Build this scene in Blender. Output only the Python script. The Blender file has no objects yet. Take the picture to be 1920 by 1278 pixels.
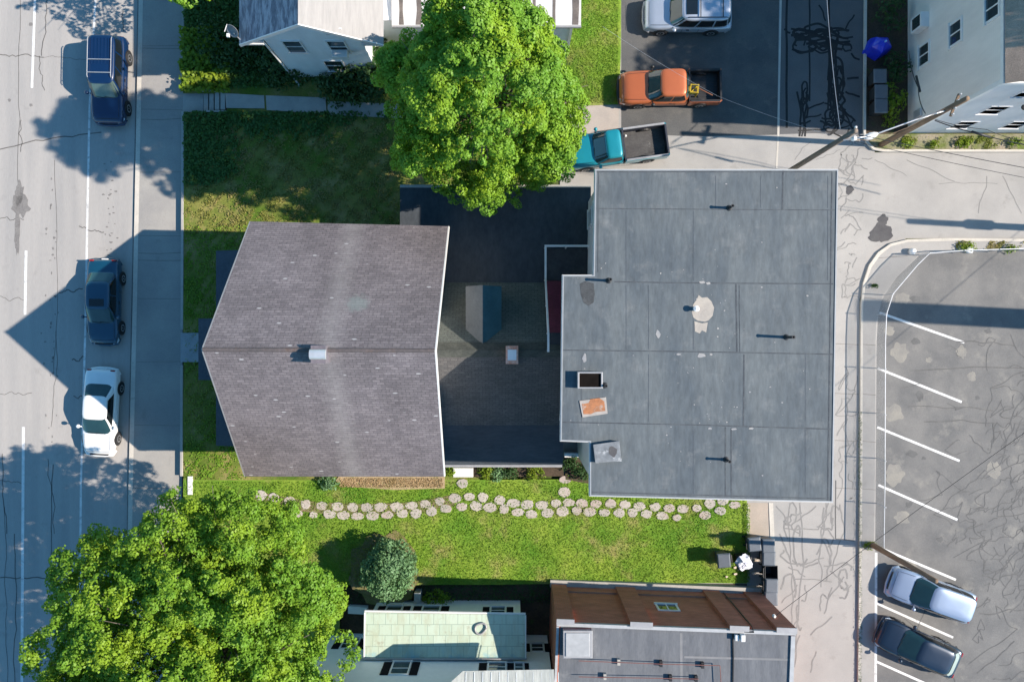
import bpy, bmesh, math, random
import numpy as np
from mathutils import Vector, Matrix
random.seed(7); RNG = np.random.default_rng(11)
S = bpy.context.scene
COL = S.collection
H = 44.0; F = 1480.0; CX, CY = 960.0, 639.0          # drone height, focal length in photo pixels

def P(px, py, z=0.0):
    k = (H - z) / F
    return Vector(((px - CX) * k, (CY - py) * k, z))
def G(px, py): 
    p = P(px, py); return (p.x, p.y)

# ------------------------------------------------------------------ materials
MATS = {}
def nodes_of(name):
    m = bpy.data.materials.new(name); m.use_nodes = True
    nt = m.node_tree; b = nt.nodes['Principled BSDF']
    return m, nt, b
def rgb(c): return (c[0], c[1], c[2], 1)
def mixc(nt, fac, a, b, blend='MIX'):
    n = nt.nodes.new('ShaderNodeMix'); n.data_type = 'RGBA'; n.blend_type = blend
    for i, v in ((0, fac), (6, a), (7, b)):
        if isinstance(v, (int, float)): n.inputs[i].default_value = v
        elif isinstance(v, (tuple, list)): n.inputs[i].default_value = rgb(v)
        else: nt.links.new(v, n.inputs[i])
    return n.outputs[2]
def noise(nt, scale, detail=4, rough=.6, vec=None, stretch=None):
    n = nt.nodes.new('ShaderNodeTexNoise'); n.inputs['Scale'].default_value = scale
    n.inputs['Detail'].default_value = detail; n.inputs['Roughness'].default_value = rough
    if vec is None:
        tc = nt.nodes.new('ShaderNodeTexCoord'); vec = tc.outputs['Object']
    if stretch:
        mp = nt.nodes.new('ShaderNodeMapping'); mp.inputs['Scale'].default_value = stretch
        nt.links.new(vec, mp.inputs['Vector']); vec = mp.outputs['Vector']
    nt.links.new(vec, n.inputs['Vector'])
    return n.outputs['Fac']
def ramp(nt, fac, lo, hi, a=0.0, b=1.0):
    n = nt.nodes.new('ShaderNodeMapRange'); n.inputs[1].default_value = lo; n.inputs[2].default_value = hi
    n.inputs[3].default_value = a; n.inputs[4].default_value = b
    nt.links.new(fac, n.inputs[0]); return n.outputs[0]
def math_n(nt, op, a, b=None):
    n = nt.nodes.new('ShaderNodeMath'); n.operation = op
    for i, v in ((0, a), (1, b)):
        if v is None: continue
        if isinstance(v, (int, float)): n.inputs[i].default_value = v
        else: nt.links.new(v, n.inputs[i])
    return n.outputs[0]
def bump(nt, b, h, strength=.3, dist=.02):
    n = nt.nodes.new('ShaderNodeBump'); n.inputs['Strength'].default_value = strength
    n.inputs['Distance'].default_value = dist
    nt.links.new(h, n.inputs['Height']); nt.links.new(n.outputs[0], b.inputs['Normal'])
def M_noise(name, c1, c2, scale=.6, grain=0.25, gscale=18, c3=None, s3=2.2, lo3=.55, hi3=.7, rough=.85, bmp=.25,
            stretch=None, lo=.35, hi=.65, spec=.3):
    if name in MATS: return MATS[name]
    m, nt, b = nodes_of(name)
    col = mixc(nt, ramp(nt, noise(nt, scale, 5, .6, stretch=stretch), lo, hi), c1, c2)
    if c3 is not None:
        col = mixc(nt, ramp(nt, noise(nt, s3, 6, .65), lo3, hi3), col, c3)
    g = noise(nt, gscale, 3, .7, stretch=stretch)
    v = ramp(nt, g, .25, .75, 1 - grain, 1 + grain)
    cc = nt.nodes.new('ShaderNodeCombineColor')
    for i in range(3): nt.links.new(v, cc.inputs[i])
    col = mixc(nt, 1.0, col, cc.outputs[0], 'MULTIPLY')
    nt.links.new(col, b.inputs['Base Color']); b.inputs['Roughness'].default_value = rough
    b.inputs['Specular IOR Level'].default_value = spec
    if bmp: bump(nt, b, g, bmp)
    MATS[name] = m; return m
def M_plain(name, c, rough=.5, metal=0, coat=0, var=.08, vs=3.0, spec=.5):
    if name in MATS: return MATS[name]
    m, nt, b = nodes_of(name)
    f = ramp(nt, noise(nt, vs, 4), .3, .7)
    col = mixc(nt, f, tuple(x * (1 - var) for x in c), tuple(min(1, x * (1 + var)) for x in c))
    nt.links.new(col, b.inputs['Base Color'])
    b.inputs['Roughness'].default_value = rough; b.inputs['Metallic'].default_value = metal
    b.inputs['Coat Weight'].default_value = coat; b.inputs['Coat Roughness'].default_value = .05
    b.inputs['Specular IOR Level'].default_value = spec
    MATS[name] = m; return m
def M_glass(name, c=(.015, .03, .035), rough=.04):
    return M_plain(name, c, rough, 0, 0, .15, 1.5, .8)
def M_shingle(name, c1, c2, mortar, row=.13, width=.32, axis='x', slope=.72, moss=None, streak=None, pale=None, spots=None):
    """courses run along axis; slope = horizontal run per unit up the roof"""
    m, nt, b = nodes_of(name)
    tc = nt.nodes.new('ShaderNodeTexCoord'); sp = nt.nodes.new('ShaderNodeSeparateXYZ')
    nt.links.new(tc.outputs['Object'], sp.inputs[0])
    cb = nt.nodes.new('ShaderNodeCombineXYZ')
    a, c = ('X', 'Y') if axis == 'x' else ('Y', 'X')
    nt.links.new(sp.outputs[a], cb.inputs[0])
    nt.links.new(math_n(nt, 'DIVIDE', sp.outputs[c], slope), cb.inputs[1])
    br = nt.nodes.new('ShaderNodeTexBrick'); nt.links.new(cb.outputs[0], br.inputs['Vector'])
    br.inputs['Scale'].default_value = 1; br.inputs['Brick Width'].default_value = width
    br.inputs['Row Height'].default_value = row; br.inputs['Mortar Size'].default_value = .011
    br.inputs['Mortar Smooth'].default_value = .3
    br.inputs['Color1'].default_value = rgb(c1); br.inputs['Color2'].default_value = rgb(c2)
    br.inputs['Mortar'].default_value = rgb(mortar)
    col = br.outputs['Color']
    big = noise(nt, .45, 5, .6)
    v = ramp(nt, big, .3, .7, .82, 1.16)
    fine = ramp(nt, noise(nt, 9, 5, .75), .3, .7, .74, 1.26)
    v = math_n(nt, 'MULTIPLY', v, fine)
    cc = nt.nodes.new('ShaderNodeCombineColor')
    for i in range(3): nt.links.new(v, cc.inputs[i])
    col = mixc(nt, 1.0, col, cc.outputs[0], 'MULTIPLY')
    if moss: col = mixc(nt, ramp(nt, noise(nt, .55, 6, .7), .52, .75, 0, .6), col, moss)
    if streak:      # pale run-off band below the chimney: x centre, half width, colour
        d = math_n(nt, 'SUBTRACT', sp.outputs['X'], streak[0])
        d = math_n(nt, 'ADD', d, ramp(nt, noise(nt, 2.6, 5, .75), .2, .8, -.30, .30))
        d = math_n(nt, 'ABSOLUTE', math_n(nt, 'DIVIDE', d, streak[1]))
        f = ramp(nt, d, 0, 1, .5, 0)
        f = math_n(nt, 'MULTIPLY', f, ramp(nt, noise(nt, 6, 4, .7, stretch=(.3, 4, 1)), .3, .6, .35, 1))
        col = mixc(nt, f, col, streak[2])
    if pale:        # single bleached shingles
        wn = nt.nodes.new('ShaderNodeTexVoronoi'); wn.inputs['Scale'].default_value = 1.15
        mp = nt.nodes.new('ShaderNodeMapping'); mp.inputs['Scale'].default_value = (.8, 2.0, 0)
        nt.links.new(cb.outputs[0], mp.inputs[0]); nt.links.new(mp.outputs[0], wn.inputs[0])
        f = ramp(nt, wn.outputs['Distance'], .075, .11, .85, 0)
        sx = nt.nodes.new('ShaderNodeSeparateColor'); nt.links.new(wn.outputs['Color'], sx.inputs[0])
        f = math_n(nt, 'MULTIPLY', f, ramp(nt, sx.outputs[0], .30, .36))
        col = mixc(nt, f, col, pale)
    if spots:       # lichen patch: centre x, y, radius, colour
        vm = nt.nodes.new('ShaderNodeVectorMath'); vm.operation = 'DISTANCE'
        nt.links.new(tc.outputs['Object'], vm.inputs[0]); vm.inputs[1].default_value = spots[0]
        f = math_n(nt, 'ADD', vm.outputs['Value'], ramp(nt, noise(nt, 5, 5, .8), .2, .8, -.35, .35))
        col = mixc(nt, ramp(nt, f, spots[1] * .6, spots[1], .5, 0), col, spots[2])
    nt.links.new(col, b.inputs['Base Color']); b.inputs['Roughness'].default_value = .92
    b.inputs['Specular IOR Level'].default_value = .2
    bump(nt, b, br.outputs['Fac'], -.25, .02)
    MATS[name] = m; return m
def M_brick(name, c1, c2, mortar, vert=('X', 'Z'), row=.075, width=.22):
    m, nt, b = nodes_of(name)
    tc = nt.nodes.new('ShaderNodeTexCoord'); sp = nt.nodes.new('ShaderNodeSeparateXYZ')
    nt.links.new(tc.outputs['Object'], sp.inputs[0]); cb = nt.nodes.new('ShaderNodeCombineXYZ')
    s = math_n(nt, 'ADD', sp.outputs['X'], sp.outputs['Y'])
    nt.links.new(s, cb.inputs[0]); nt.links.new(sp.outputs['Z'], cb.inputs[1])
    br = nt.nodes.new('ShaderNodeTexBrick'); nt.links.new(cb.outputs[0], br.inputs['Vector'])
    br.inputs['Scale'].default_value = 1; br.inputs['Brick Width'].default_value = width
    br.inputs['Row Height'].default_value = row; br.inputs['Mortar Size'].default_value = .008
    br.inputs['Color1'].default_value = rgb(c1); br.inputs['Color2'].default_value = rgb(c2)
    br.inputs['Mortar'].default_value = rgb(mortar)
    v = ramp(nt, noise(nt, .8, 5, .7, stretch=(1, 1, 2.5)), .3, .7, .75, 1.2)
    cc = nt.nodes.new('ShaderNodeCombineColor')
    for i in range(3): nt.links.new(v, cc.inputs[i])
    nt.links.new(mixc(nt, 1.0, br.outputs['Color'], cc.outputs[0], 'MULTIPLY'), b.inputs['Base Color'])
    b.inputs['Roughness'].default_value = .9
    MATS[name] = m; return m
def M_siding(name, c, pitch=.13, dark=.75):
    """horizontal clapboards: lines in z"""
    m, nt, b = nodes_of(name)
    tc = nt.nodes.new('ShaderNodeTexCoord'); sp = nt.nodes.new('ShaderNodeSeparateXYZ')
    nt.links.new(tc.outputs['Object'], sp.inputs[0])
    f = math_n(nt, 'FRACT', math_n(nt, 'DIVIDE', sp.outputs['Z'], pitch))
    g = ramp(nt, f, 0, .14, dark, 1)
    v = math_n(nt, 'MULTIPLY', g, ramp(nt, noise(nt, 1.2, 5, .7, stretch=(1, 1, .3)), .3, .7, .9, 1.06))
    cc = nt.nodes.new('ShaderNodeCombineColor')
    for i in range(3): nt.links.new(v, cc.inputs[i])
    nt.links.new(mixc(nt, 1.0, c, cc.outputs[0], 'MULTIPLY'), b.inputs['Base Color'])
    b.inputs['Roughness'].default_value = .6
    bump(nt, b, f, .25, .02)
    MATS[name] = m; return m
def M_leaf(name, c1, c2, c3, trans=.35, rough=.5):
    m, nt, b = nodes_of(name)
    ge = nt.nodes.new('ShaderNodeNewGeometry')
    r = ge.outputs['Random Per Island']
    col = mixc(nt, r, c1, c2)
    col = mixc(nt, ramp(nt, noise(nt, .55, 3, .5), .42, .66, 0, .8), col, c3)
    nt.links.new(col, b.inputs['Base Color']); b.inputs['Roughness'].default_value = rough
    b.inputs['Specular IOR Level'].default_value = .25
    tr = nt.nodes.new('ShaderNodeBsdfTranslucent')
    nt.links.new(mixc(nt, .5, col, (c2[0] * 1.5, c2[1] * 1.25, c2[2] * .5)), tr.inputs['Color'])
    mx = nt.nodes.new('ShaderNodeMixShader'); mx.inputs[0].default_value = trans
    nt.links.new(b.outputs[0], mx.inputs[1]); nt.links.new(tr.outputs[0], mx.inputs[2])
    nt.links.new(mx.outputs[0], nt.nodes['Material Output'].inputs['Surface'])
    MATS[name] = m; return m

# ------------------------------------------------------------------ mesh helpers
class MB:
    def __init__(s): s.v = []; s.f = []
    def add(s, vs, fs):
        o = len(s.v); s.v += [tuple(p) for p in vs]; s.f += [tuple(i + o for i in f) for f in fs]; return s
    def box(s, x0, x1, y0, y1, z0, z1):
        return s.add([(x0,y0,z0),(x1,y0,z0),(x1,y1,z0),(x0,y1,z0),(x0,y0,z1),(x1,y0,z1),(x1,y1,z1),(x0,y1,z1)],
              [(0,3,2,1),(4,5,6,7),(0,1,5,4),(1,2,6,5),(2,3,7,6),(3,0,4,7)])
    def obox(s, c, ux, uy, hx, hy, z0, z1, taper=1.0):
        """box with horizontal axes ux, uy about c"""
        c = Vector(c); ux = Vector(ux); uy = Vector(uy); vs = []
        for z, t in ((z0, 1.0), (z1, taper)):
            for a, b in ((-1,-1),(1,-1),(1,1),(-1,1)):
                p = c + ux * a * hx * t + uy * b * hy * t; vs.append((p.x, p.y, z))
        return s.add(vs, [(0,3,2,1),(4,5,6,7),(0,1,5,4),(1,2,6,5),(2,3,7,6),(3,0,4,7)])
    def prism(s, poly, z0, z1):
        n = len(poly)
        z0l = z0 if isinstance(z0, (list, tuple)) else [z0] * n
        z1l = z1 if isinstance(z1, (list, tuple)) else [z1] * n
        vs = [(p[0], p[1], z0l[i]) for i, p in enumerate(poly)] + [(p[0], p[1], z1l[i]) for i, p in enumerate(poly)]
        fs = [tuple(range(n - 1, -1, -1)), tuple(range(n, 2 * n))]
        fs += [(i, (i + 1) % n, n + (i + 1) % n, n + i) for i in range(n)]
        return s.add(vs, fs)
    def slab(s, pts, th):
        """sheet through 3-D points thickened downwards (along -normal)"""
        pts = [Vector(p) for p in pts]; n = (pts[1] - pts[0]).cross(pts[2] - pts[0]).normalized()
        if n.z < 0: pts = pts[::-1]; n = -n
        k = len(pts); lo = [p - n * th for p in pts]
        fs = [tuple(range(k)), tuple(range(2 * k - 1, k - 1, -1))] + [(i, k + i, k + (i + 1) % k, (i + 1) % k) for i in range(k)]
        return s.add(pts + lo, fs)
    def face(s, pts): return s.add(pts, [tuple(range(len(pts)))])
    def tube(s, pts, r, n=8, caps=True):
        pts = [Vector(p) for p in pts]; rs = r if isinstance(r, (list, tuple)) else [r] * len(pts)
        vs = []; fs = []
        for i, p in enumerate(pts):
            d = (pts[min(i + 1, len(pts) - 1)] - pts[max(i - 1, 0)]).normalized()
            a = d.orthogonal().normalized() if abs(d.z) > .95 else d.cross(Vector((0, 0, 1))).normalized()
            b = d.cross(a)
            for j in range(n):
                t = 2 * math.pi * j / n; vs.append(p + (a * math.cos(t) + b * math.sin(t)) * rs[i])
        for i in range(len(pts) - 1):
            for j in range(n):
                k = (j + 1) % n; fs.append((i*n+j, i*n+k, (i+1)*n+k, (i+1)*n+j))
        if caps: fs.append(tuple(range(n - 1, -1, -1))); fs.append(tuple(range((len(pts)-1)*n, len(pts)*n)))
        return s.add(vs, fs)
    def lathe(s, c, prof, n=16, axis='z'):
        vs = []; fs = []; c = Vector(c)
        for r, h in prof:
            for j in range(n):
                t = 2 * math.pi * j / n; a, b = r * math.cos(t), r * math.sin(t)
                vs.append(c + (Vector((a, b, h)) if axis == 'z' else Vector((a, h, b)) if axis == 'y' else Vector((h, a, b))))
        for i in range(len(prof) - 1):
            for j in range(n):
                k = (j + 1) % n; fs.append((i*n+j, i*n+k, (i+1)*n+k, (i+1)*n+j))
        fs.append(tuple(range(n - 1, -1, -1))); fs.append(tuple(range((len(prof)-1)*n, len(prof)*n)))
        return s.add(vs, fs)
    def strip(s, pts, w, z):
        """flat ribbon on a horizontal sheet"""
        pts = [Vector((p[0], p[1], 0)) for p in pts]; n = len(pts); vs = []
        for i, p in enumerate(pts):
            d = (pts[min(i + 1, n - 1)] - pts[max(i - 1, 0)]); d = d.normalized() if d.length > 1e-6 else Vector((1, 0, 0))
            o = Vector((-d.y, d.x, 0)) * w / 2; zz = z(p.x, p.y) if callable(z) else z
            a = p + o; b = p - o; vs += [(a.x, a.y, zz), (b.x, b.y, zz)]
        return s.add(vs, [(2*i, 2*i+1, 2*i+3, 2*i+2) for i in range(n - 1)])
    def build(s, name, m, parent=None, bevel=0, smooth=False, subsurf=0, fixn=True):
        me = bpy.data.meshes.new(name); me.from_pydata([tuple(v) for v in s.v], [], s.f)
        if fixn:
            bm = bmesh.new(); bm.from_mesh(me); bmesh.ops.recalc_face_normals(bm, faces=bm.faces); bm.to_mesh(me); bm.free()
        me.materials.append(m)
        if smooth: me.polygons.foreach_set('use_smooth', [True] * len(me.polygons))
        o = bpy.data.objects.new(name, me); COL.objects.link(o)
        if bevel:
            b = o.modifiers.new('bevel', 'BEVEL'); b.width = bevel; b.segments = 2; b.limit_method = 'ANGLE'
        if subsurf:
            b = o.modifiers.new('sub', 'SUBSURF'); b.levels = subsurf; b.render_levels = subsurf
        if parent is not None: attach(o, parent)
        return o
def attach(o, parent):
    o.parent = parent
    if parent.type == 'EMPTY': o.matrix_parent_inverse = Matrix.Translation(-parent.location)
def tag(o, label=None, cat=None, group=None, kind=None):
    if label: o['label'] = label
    if cat: o['category'] = cat
    if group: o['group'] = group
    if kind: o['kind'] = kind
    return o
def thing(name, label, cat, loc=(0, 0, 0), group=None):
    o = bpy.data.objects.new(name, None); COL.objects.link(o); o.location = loc; o.empty_display_size = .3
    return tag(o, label, cat, group)
def struct(mb, name, m): 
    o = mb.build(name, m, fixn=False); o['kind'] = 'structure'; return o
def copy_tree(o, parent=None):
    c = o.copy(); COL.objects.link(c)
    if parent is not None: c.parent = parent
    for ch in list(o.children): copy_tree(ch, c)
    return c
def quads(name, V, m, parent=None, nper=4):
    """many separate n-gons from an (N*nper,3) array"""
    V = np.asarray(V, dtype=np.float32).reshape(-1, 3); nv = len(V); nf = nv // nper
    me = bpy.data.meshes.new(name)
    me.vertices.add(nv); me.vertices.foreach_set('co', V.ravel())
    me.loops.add(nv); me.loops.foreach_set('vertex_index', np.arange(nv, dtype=np.int32))
    me.polygons.add(nf); me.polygons.foreach_set('loop_start', np.arange(0, nv, nper, dtype=np.int32))
    me.update(calc_edges=True); me.validate()
    me.materials.append(m)
    o = bpy.data.objects.new(name, me); COL.objects.link(o)
    if parent is not None: attach(o, parent)
    return o
def unit(a): return a / np.maximum(np.linalg.norm(a, axis=-1, keepdims=True), 1e-9)
def leaf_quads(c, n, size, aspect=.75):
    """rhombic leaves at c with normals n"""
    N = len(c); r = unit(RNG.normal(size=(N, 3))); u = unit(np.cross(n, r)); v = np.cross(n, u)
    s = (size * RNG.uniform(.65, 1.3, N))[:, None]
    fold = n * s * .18
    return np.stack([c - u * s * .5, c + v * s * .5 * aspect + fold, c + u * s * .5, c - v * s * .5 * aspect + fold], 1).reshape(-1, 3)
def lobe_leaves(C, R, ctr, per, size, tilt=.55, flat=1.0, out=.5, sub=0):
    allq = []
    for c, r in zip(C, R):
        o = c - ctr; o = o / (np.linalg.norm(o) + 1e-6)
        if sub:                                     # a bough: smaller tufts on the outer side of the lobe
            ns = max(4, int(sub * (r / .6) ** 1.6)); sd = unit(unit(RNG.normal(size=(ns, 3))) + o * .75 + np.array([0, 0, .45]))
            sc = c + sd * r * RNG.uniform(.55, 1.15, (ns, 1)); sr = r * RNG.uniform(.26, .46, ns)
        else: sc, sr = c[None], np.array([r])
        for c1, r1 in zip(sc, sr):
            k = max(10, int(per * r1 * r1)); d = unit(RNG.normal(size=(k, 3))); d = unit(d + o * out + np.array([0, 0, .25]))
            rad = r1 * (1.05 - .4 * RNG.uniform(0, 1, k) ** 2)[:, None]
            p = c1 + d * rad * np.array([1, 1, flat])
            n = unit(d + RNG.normal(size=(k, 3)) * tilt + np.array([.12, 0, .25]))
            allq.append(leaf_quads(p, n, size))
    return np.concatenate(allq)

# ------------------------------------------------------------------ palette
m_road   = M_noise('road_concrete', (.385,.365,.345), (.32,.31,.30), .5, .10, 20, (.27,.26,.25), .9, .60, .8, .9, .15, (2.2,.16,1))
m_walk   = M_noise('sidewalk_concrete', (.34,.325,.30), (.28,.27,.26), .6, .10, 20, (.22,.21,.2), 1.3, .6, .8, .9, .15)
m_lane   = M_noise('lane_concrete', (.37,.355,.337), (.315,.305,.292), .5, .10, 22, (.26,.25,.235), 1.1, .58, .78, .9, .15)
m_asph   = M_noise('driveway_asphalt', (.085,.087,.09), (.12,.119,.116), .55, .28, 22, (.155,.148,.138), 1.3, .56, .8, .9, .3)
m_asph2  = M_noise('lane_asphalt', (.135,.135,.138), (.11,.11,.114), .5, .2, 26, None, rough=.9, bmp=.3)
m_lot    = M_noise('parking_asphalt', (.135,.135,.135), (.195,.19,.182), .5, .16, 22, (.27,.258,.232), .7, .56, .78, .9, .25)
m_tar    = M_noise('tar_seal', (.016,.016,.018), (.03,.03,.03), 2, .2, 20, rough=.7, bmp=.1)
m_tar3   = M_noise('pale_worn_seal', (.205,.20,.195), (.255,.25,.24), 2, .15, 20, rough=.85, bmp=.1)
m_tar2   = M_noise('worn_seal', (.105,.104,.103), (.14,.138,.135), 2, .15, 20, rough=.85, bmp=.1)
m_crack  = M_noise('pavement_crack', (.10,.098,.095), (.16,.15,.14), 2, .3, 20, rough=.9, bmp=0)
m_joint  = M_noise('joint_line', (.17,.16,.15), (.22,.21,.19), 2, .2, 20, rough=.9, bmp=0)
m_patch  = M_noise('tar_patch', (.075,.073,.078), (.10,.098,.1), 1.5, .2, 22, rough=.9, bmp=.2)
m_stain  = M_noise('oil_stain', (.17,.16,.155), (.22,.21,.2), 1.5, .2, 12, rough=.8, bmp=0)
m_line   = M_noise('road_paint', (.74,.74,.73), (.62,.62,.61), 2.5, .08, 14, (.40,.39,.385), 5, .56, .7, .7, .1)
m_linew  = M_noise('worn_road_paint', (.74,.74,.73), (.58,.575,.57), 1.5, .1, 14, (.34,.335,.33), 3.5, .54, .66, .75, .1)
m_kerb   = M_noise('granite_kerb', (.56,.52,.46), (.48,.45,.40), 1.5, .12, 20, (.24,.23,.19), 2, .62, .8, .85, .15)
m_conc   = M_noise('cast_concrete', (.42,.40,.37), (.34,.33,.31), 1.2, .1, 18, (.25,.24,.21), 1.6, .6, .8, .9, .15)
m_grass  = M_noise('lawn_turf', (.085,.20,.016), (.22,.31,.038), .42, .32, 12, (.29,.25,.10), .55, .53, .70, .95, .6)
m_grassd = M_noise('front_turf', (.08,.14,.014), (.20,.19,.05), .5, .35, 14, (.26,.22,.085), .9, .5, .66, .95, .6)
m_soil   = M_noise('bare_soil', (.085,.06,.042), (.055,.042,.03), 1.2, .3, 10, (.05,.085,.02), 1.6, .55, .7, .95, .6)
m_mulch  = M_noise('dry_mulch', (.40,.30,.19), (.30,.24,.13), 2, .35, 14, (.10,.12,.03), 2, .58, .7, .95, .6)
m_ground = M_noise('town_ground', (.06,.09,.02), (.11,.10,.05), .2, .3, 8, rough=.95, bmp=.4)
m_roof1  = M_shingle('slate_purple_shingles', (.218,.192,.202), (.160,.142,.152), (.098,.088,.096), .15, .34, 'x', .735,
                     streak=(-7.6, .75, (.33,.31,.31)), pale=(.46,.45,.46), spots=((-6.7, 1.5, 9.6), .62, (.22,.27,.26)))
m_roof2  = M_shingle('dark_shingles', (.112,.107,.104), (.085,.083,.083), (.05,.05,.052), .14, .32, 'x', .74)
m_roof2n = M_shingle('mossy_shingles', (.125,.138,.125), (.098,.11,.102), (.058,.064,.06), .14, .32, 'x', .71)
m_roofshade = M_noise('shade_tinted_shingles', (.27,.31,.37), (.12,.145,.19), 2.2, .3, 9, rough=.9, bmp=.2, stretch=(2.6,.55,1), lo=.42, hi=.58)  # bluer and darker than the other slope: shade put into the colour
m_roofsun = M_noise('sun_tinted_shingles', (.35,.34,.335), (.30,.293,.29), 2.5, .06, 9, rough=.9, bmp=.1, stretch=(3,.3,1))  # lit slope of the same roof, sunlight put into the paler colour
m_memb   = M_noise('roof_membrane', (.078,.096,.112), (.120,.138,.148), .55, .20, 4, (.160,.172,.178), 1.3, .54, .80, .75, .1, (1.7,.42,1))
m_memb2  = M_noise('low_roof_membrane', (.040,.050,.062), (.060,.068,.078), .5, .2, 4, (.11,.115,.12), .9, .66, .8, .8, .1, (1.3,.6,1))
m_memb3  = M_noise('grey_roof_felt', (.105,.113,.128), (.15,.158,.172), .7, .14, 6, (.20,.205,.21), .9, .6, .8, .8, .1, (2.4,.5,1))
m_seam   = M_noise('membrane_seam', (.05,.058,.07), (.085,.097,.108), 3, .2, 10, rough=.8, bmp=0)
m_white  = M_plain('white_trim', (.72,.72,.71), .5, var=.06)
m_whitew = M_plain('white_wall', (.84,.85,.86), .6, var=.04)
m_sidingw = M_siding('white_clapboard', (.84,.86,.89), .13, .85)
m_sidingt = M_siding('taupe_clapboard', (.78,.73,.68), .16, .92)
m_sidingg = M_siding('pale_grey_clapboard', (.66,.67,.69), .14, .8)
m_alu    = M_plain('aluminium_flashing', (.62,.64,.66), .4, .5, var=.1)
m_gutter = M_plain('grey_gutter', (.34,.34,.35), .5, .2, var=.1)
m_steel  = M_plain('galvanised_steel', (.55,.57,.60), .4, .6, var=.12)
m_black  = M_plain('black_plastic', (.018,.018,.02), .5, var=.2)
m_rubber = M_plain('tyre_rubber', (.02,.02,.021), .8, var=.2)
m_rim    = M_plain('alloy_rim', (.55,.56,.58), .3, .8, var=.1)
m_pipe   = M_plain('black_pipe', (.02,.022,.026), .6, var=.2)
m_glass  = M_glass('window_glass', (.03,.045,.05))
m_cglass = M_glass('car_glass', (.02,.055,.06))
m_sglass = M_glass('tinted_glass', (.008,.011,.013))
m_shut   = M_plain('black_shutter', (.008,.009,.013), .95, var=.2, spec=.1)
m_brick  = M_brick('red_brick', (.47,.145,.085), (.38,.115,.07), (.34,.20,.15))
m_chim   = M_brick('chimney_brick', (.60,.25,.14), (.66,.40,.30), (.62,.55,.5), row=.09, width=.2)
m_wood   = M_noise('pole_wood', (.25,.17,.11), (.17,.12,.085), 2, .25, 9, rough=.9, bmp=.4, stretch=(1,1,.15))
m_woodg  = M_noise('grey_pole_wood', (.24,.19,.15), (.17,.135,.11), 2, .25, 9, rough=.9, bmp=.4, stretch=(1,1,.15))
m_deck   = M_noise('dark_deck_boards', (.035,.038,.045), (.055,.058,.065), 2, .2, 9, rough=.8, bmp=.2)
m_maroon = M_noise('maroon_paint', (.17,.035,.06), (.13,.03,.045), 2, .2, 9, rough=.7, bmp=.1)
m_bark   = M_noise('bark', (.09,.075,.06), (.15,.13,.11), 4, .35, 12, rough=.95, bmp=.6, stretch=(1,1,.25))
m_stone  = M_noise('flagstone', (.47,.425,.39), (.36,.33,.305), .9, .07, 9, (.40,.33,.30), .7, .5, .66, .9, .1)
m_gravel = M_noise('roof_gravel', (.46,.33,.25), (.34,.25,.19), 1.5, .3, 20, rough=.95, bmp=.4)
m_leaf1  = M_leaf('maple_leaf', (.14,.30,.030), (.195,.375,.040), (.30,.44,.026), .30)
m_leaf2  = M_leaf('light_maple_leaf', (.125,.265,.022), (.185,.34,.034), (.27,.39,.026), .30)
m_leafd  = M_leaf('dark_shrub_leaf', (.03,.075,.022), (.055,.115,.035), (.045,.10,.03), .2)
m_leafs  = M_leaf('blue_green_leaf', (.11,.22,.10), (.18,.31,.15), (.14,.27,.11), .22)
m_leafy  = M_leaf('bright_hedge_leaf', (.14,.24,.02), (.2,.31,.035), (.24,.31,.025), .35)
m_blade  = M_leaf('grass_blade', (.12,.26,.016), (.20,.34,.032), (.30,.34,.07), .3, .6)
m_bladed = M_leaf('dry_grass_blade', (.12,.17,.025), (.30,.28,.08), (.34,.28,.12), .3, .6)

# ------------------------------------------------------------------ setting: ground and paving
g = MB(); g.face([(-260,-260,-.06),(260,-260,-.06),(260,260,-.06),(-260,260,-.06)]); struct(g, 'ground', m_ground)
KERB = [(268,-700),(262,0),(256,300),(250,600),(243,900),(238,1278),(230,2000)]
def kx(py): return float(np.interp(py, [k[1] for k in KERB], [k[0] for k in KERB]))
r = MB(); r.face([(*G(-520, -700), 0), (*G(-560, 2000), 0)] + [(*G(x, y), 0) for x, y in KERB[::-1]]); struct(r, 'road', m_road)
fs = MB(); fs.face([(*G(-900,-700),.08), (*G(-900,2000),.08), (*G(-560,2000),.08), (*G(-520,-700),.08)]); struct(fs, 'far_sidewalk', m_walk)

# kerb and sidewalk on the street side
k = MB()
pts = [(kx(y), y) for y in range(-700, 2001, 60)]
poly = [G(x, y) for x, y in pts] + [G(x + 8, y) for x, y in pts[::-1]]
k.prism(poly, -.05, .125)
tag(k.build('kerb', m_kerb), kind='structure')
sw = MB()
poly = [G(x + 8, y) for x, y in pts] + [G(346 - (y - 215) * .005, y) for x, y in pts[::-1]]
sw.prism(poly, -.05, .12); struct(sw, 'sidewalk', m_walk)
j = MB()
for y in list(range(-30, 1400, 118)):
    j.strip([G(kx(y) + 9, y), G(344, y + random.uniform(-1, 3))], .025, .124)
for y in (92, 225, 475, 488): j.strip([G(kx(y) + 9, y), G(300, y + 1), G(344, y + random.uniform(-2, 2))], .035, .1245)
struct(j, 'sidewalk_joints', m_joint)
gt = MB(); gt.strip([G(kx(y) - 2.5, y) for y in range(-300, 1700, 50)], .10, .004); struct(gt, 'gutter_dirt', m_stain)

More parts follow.
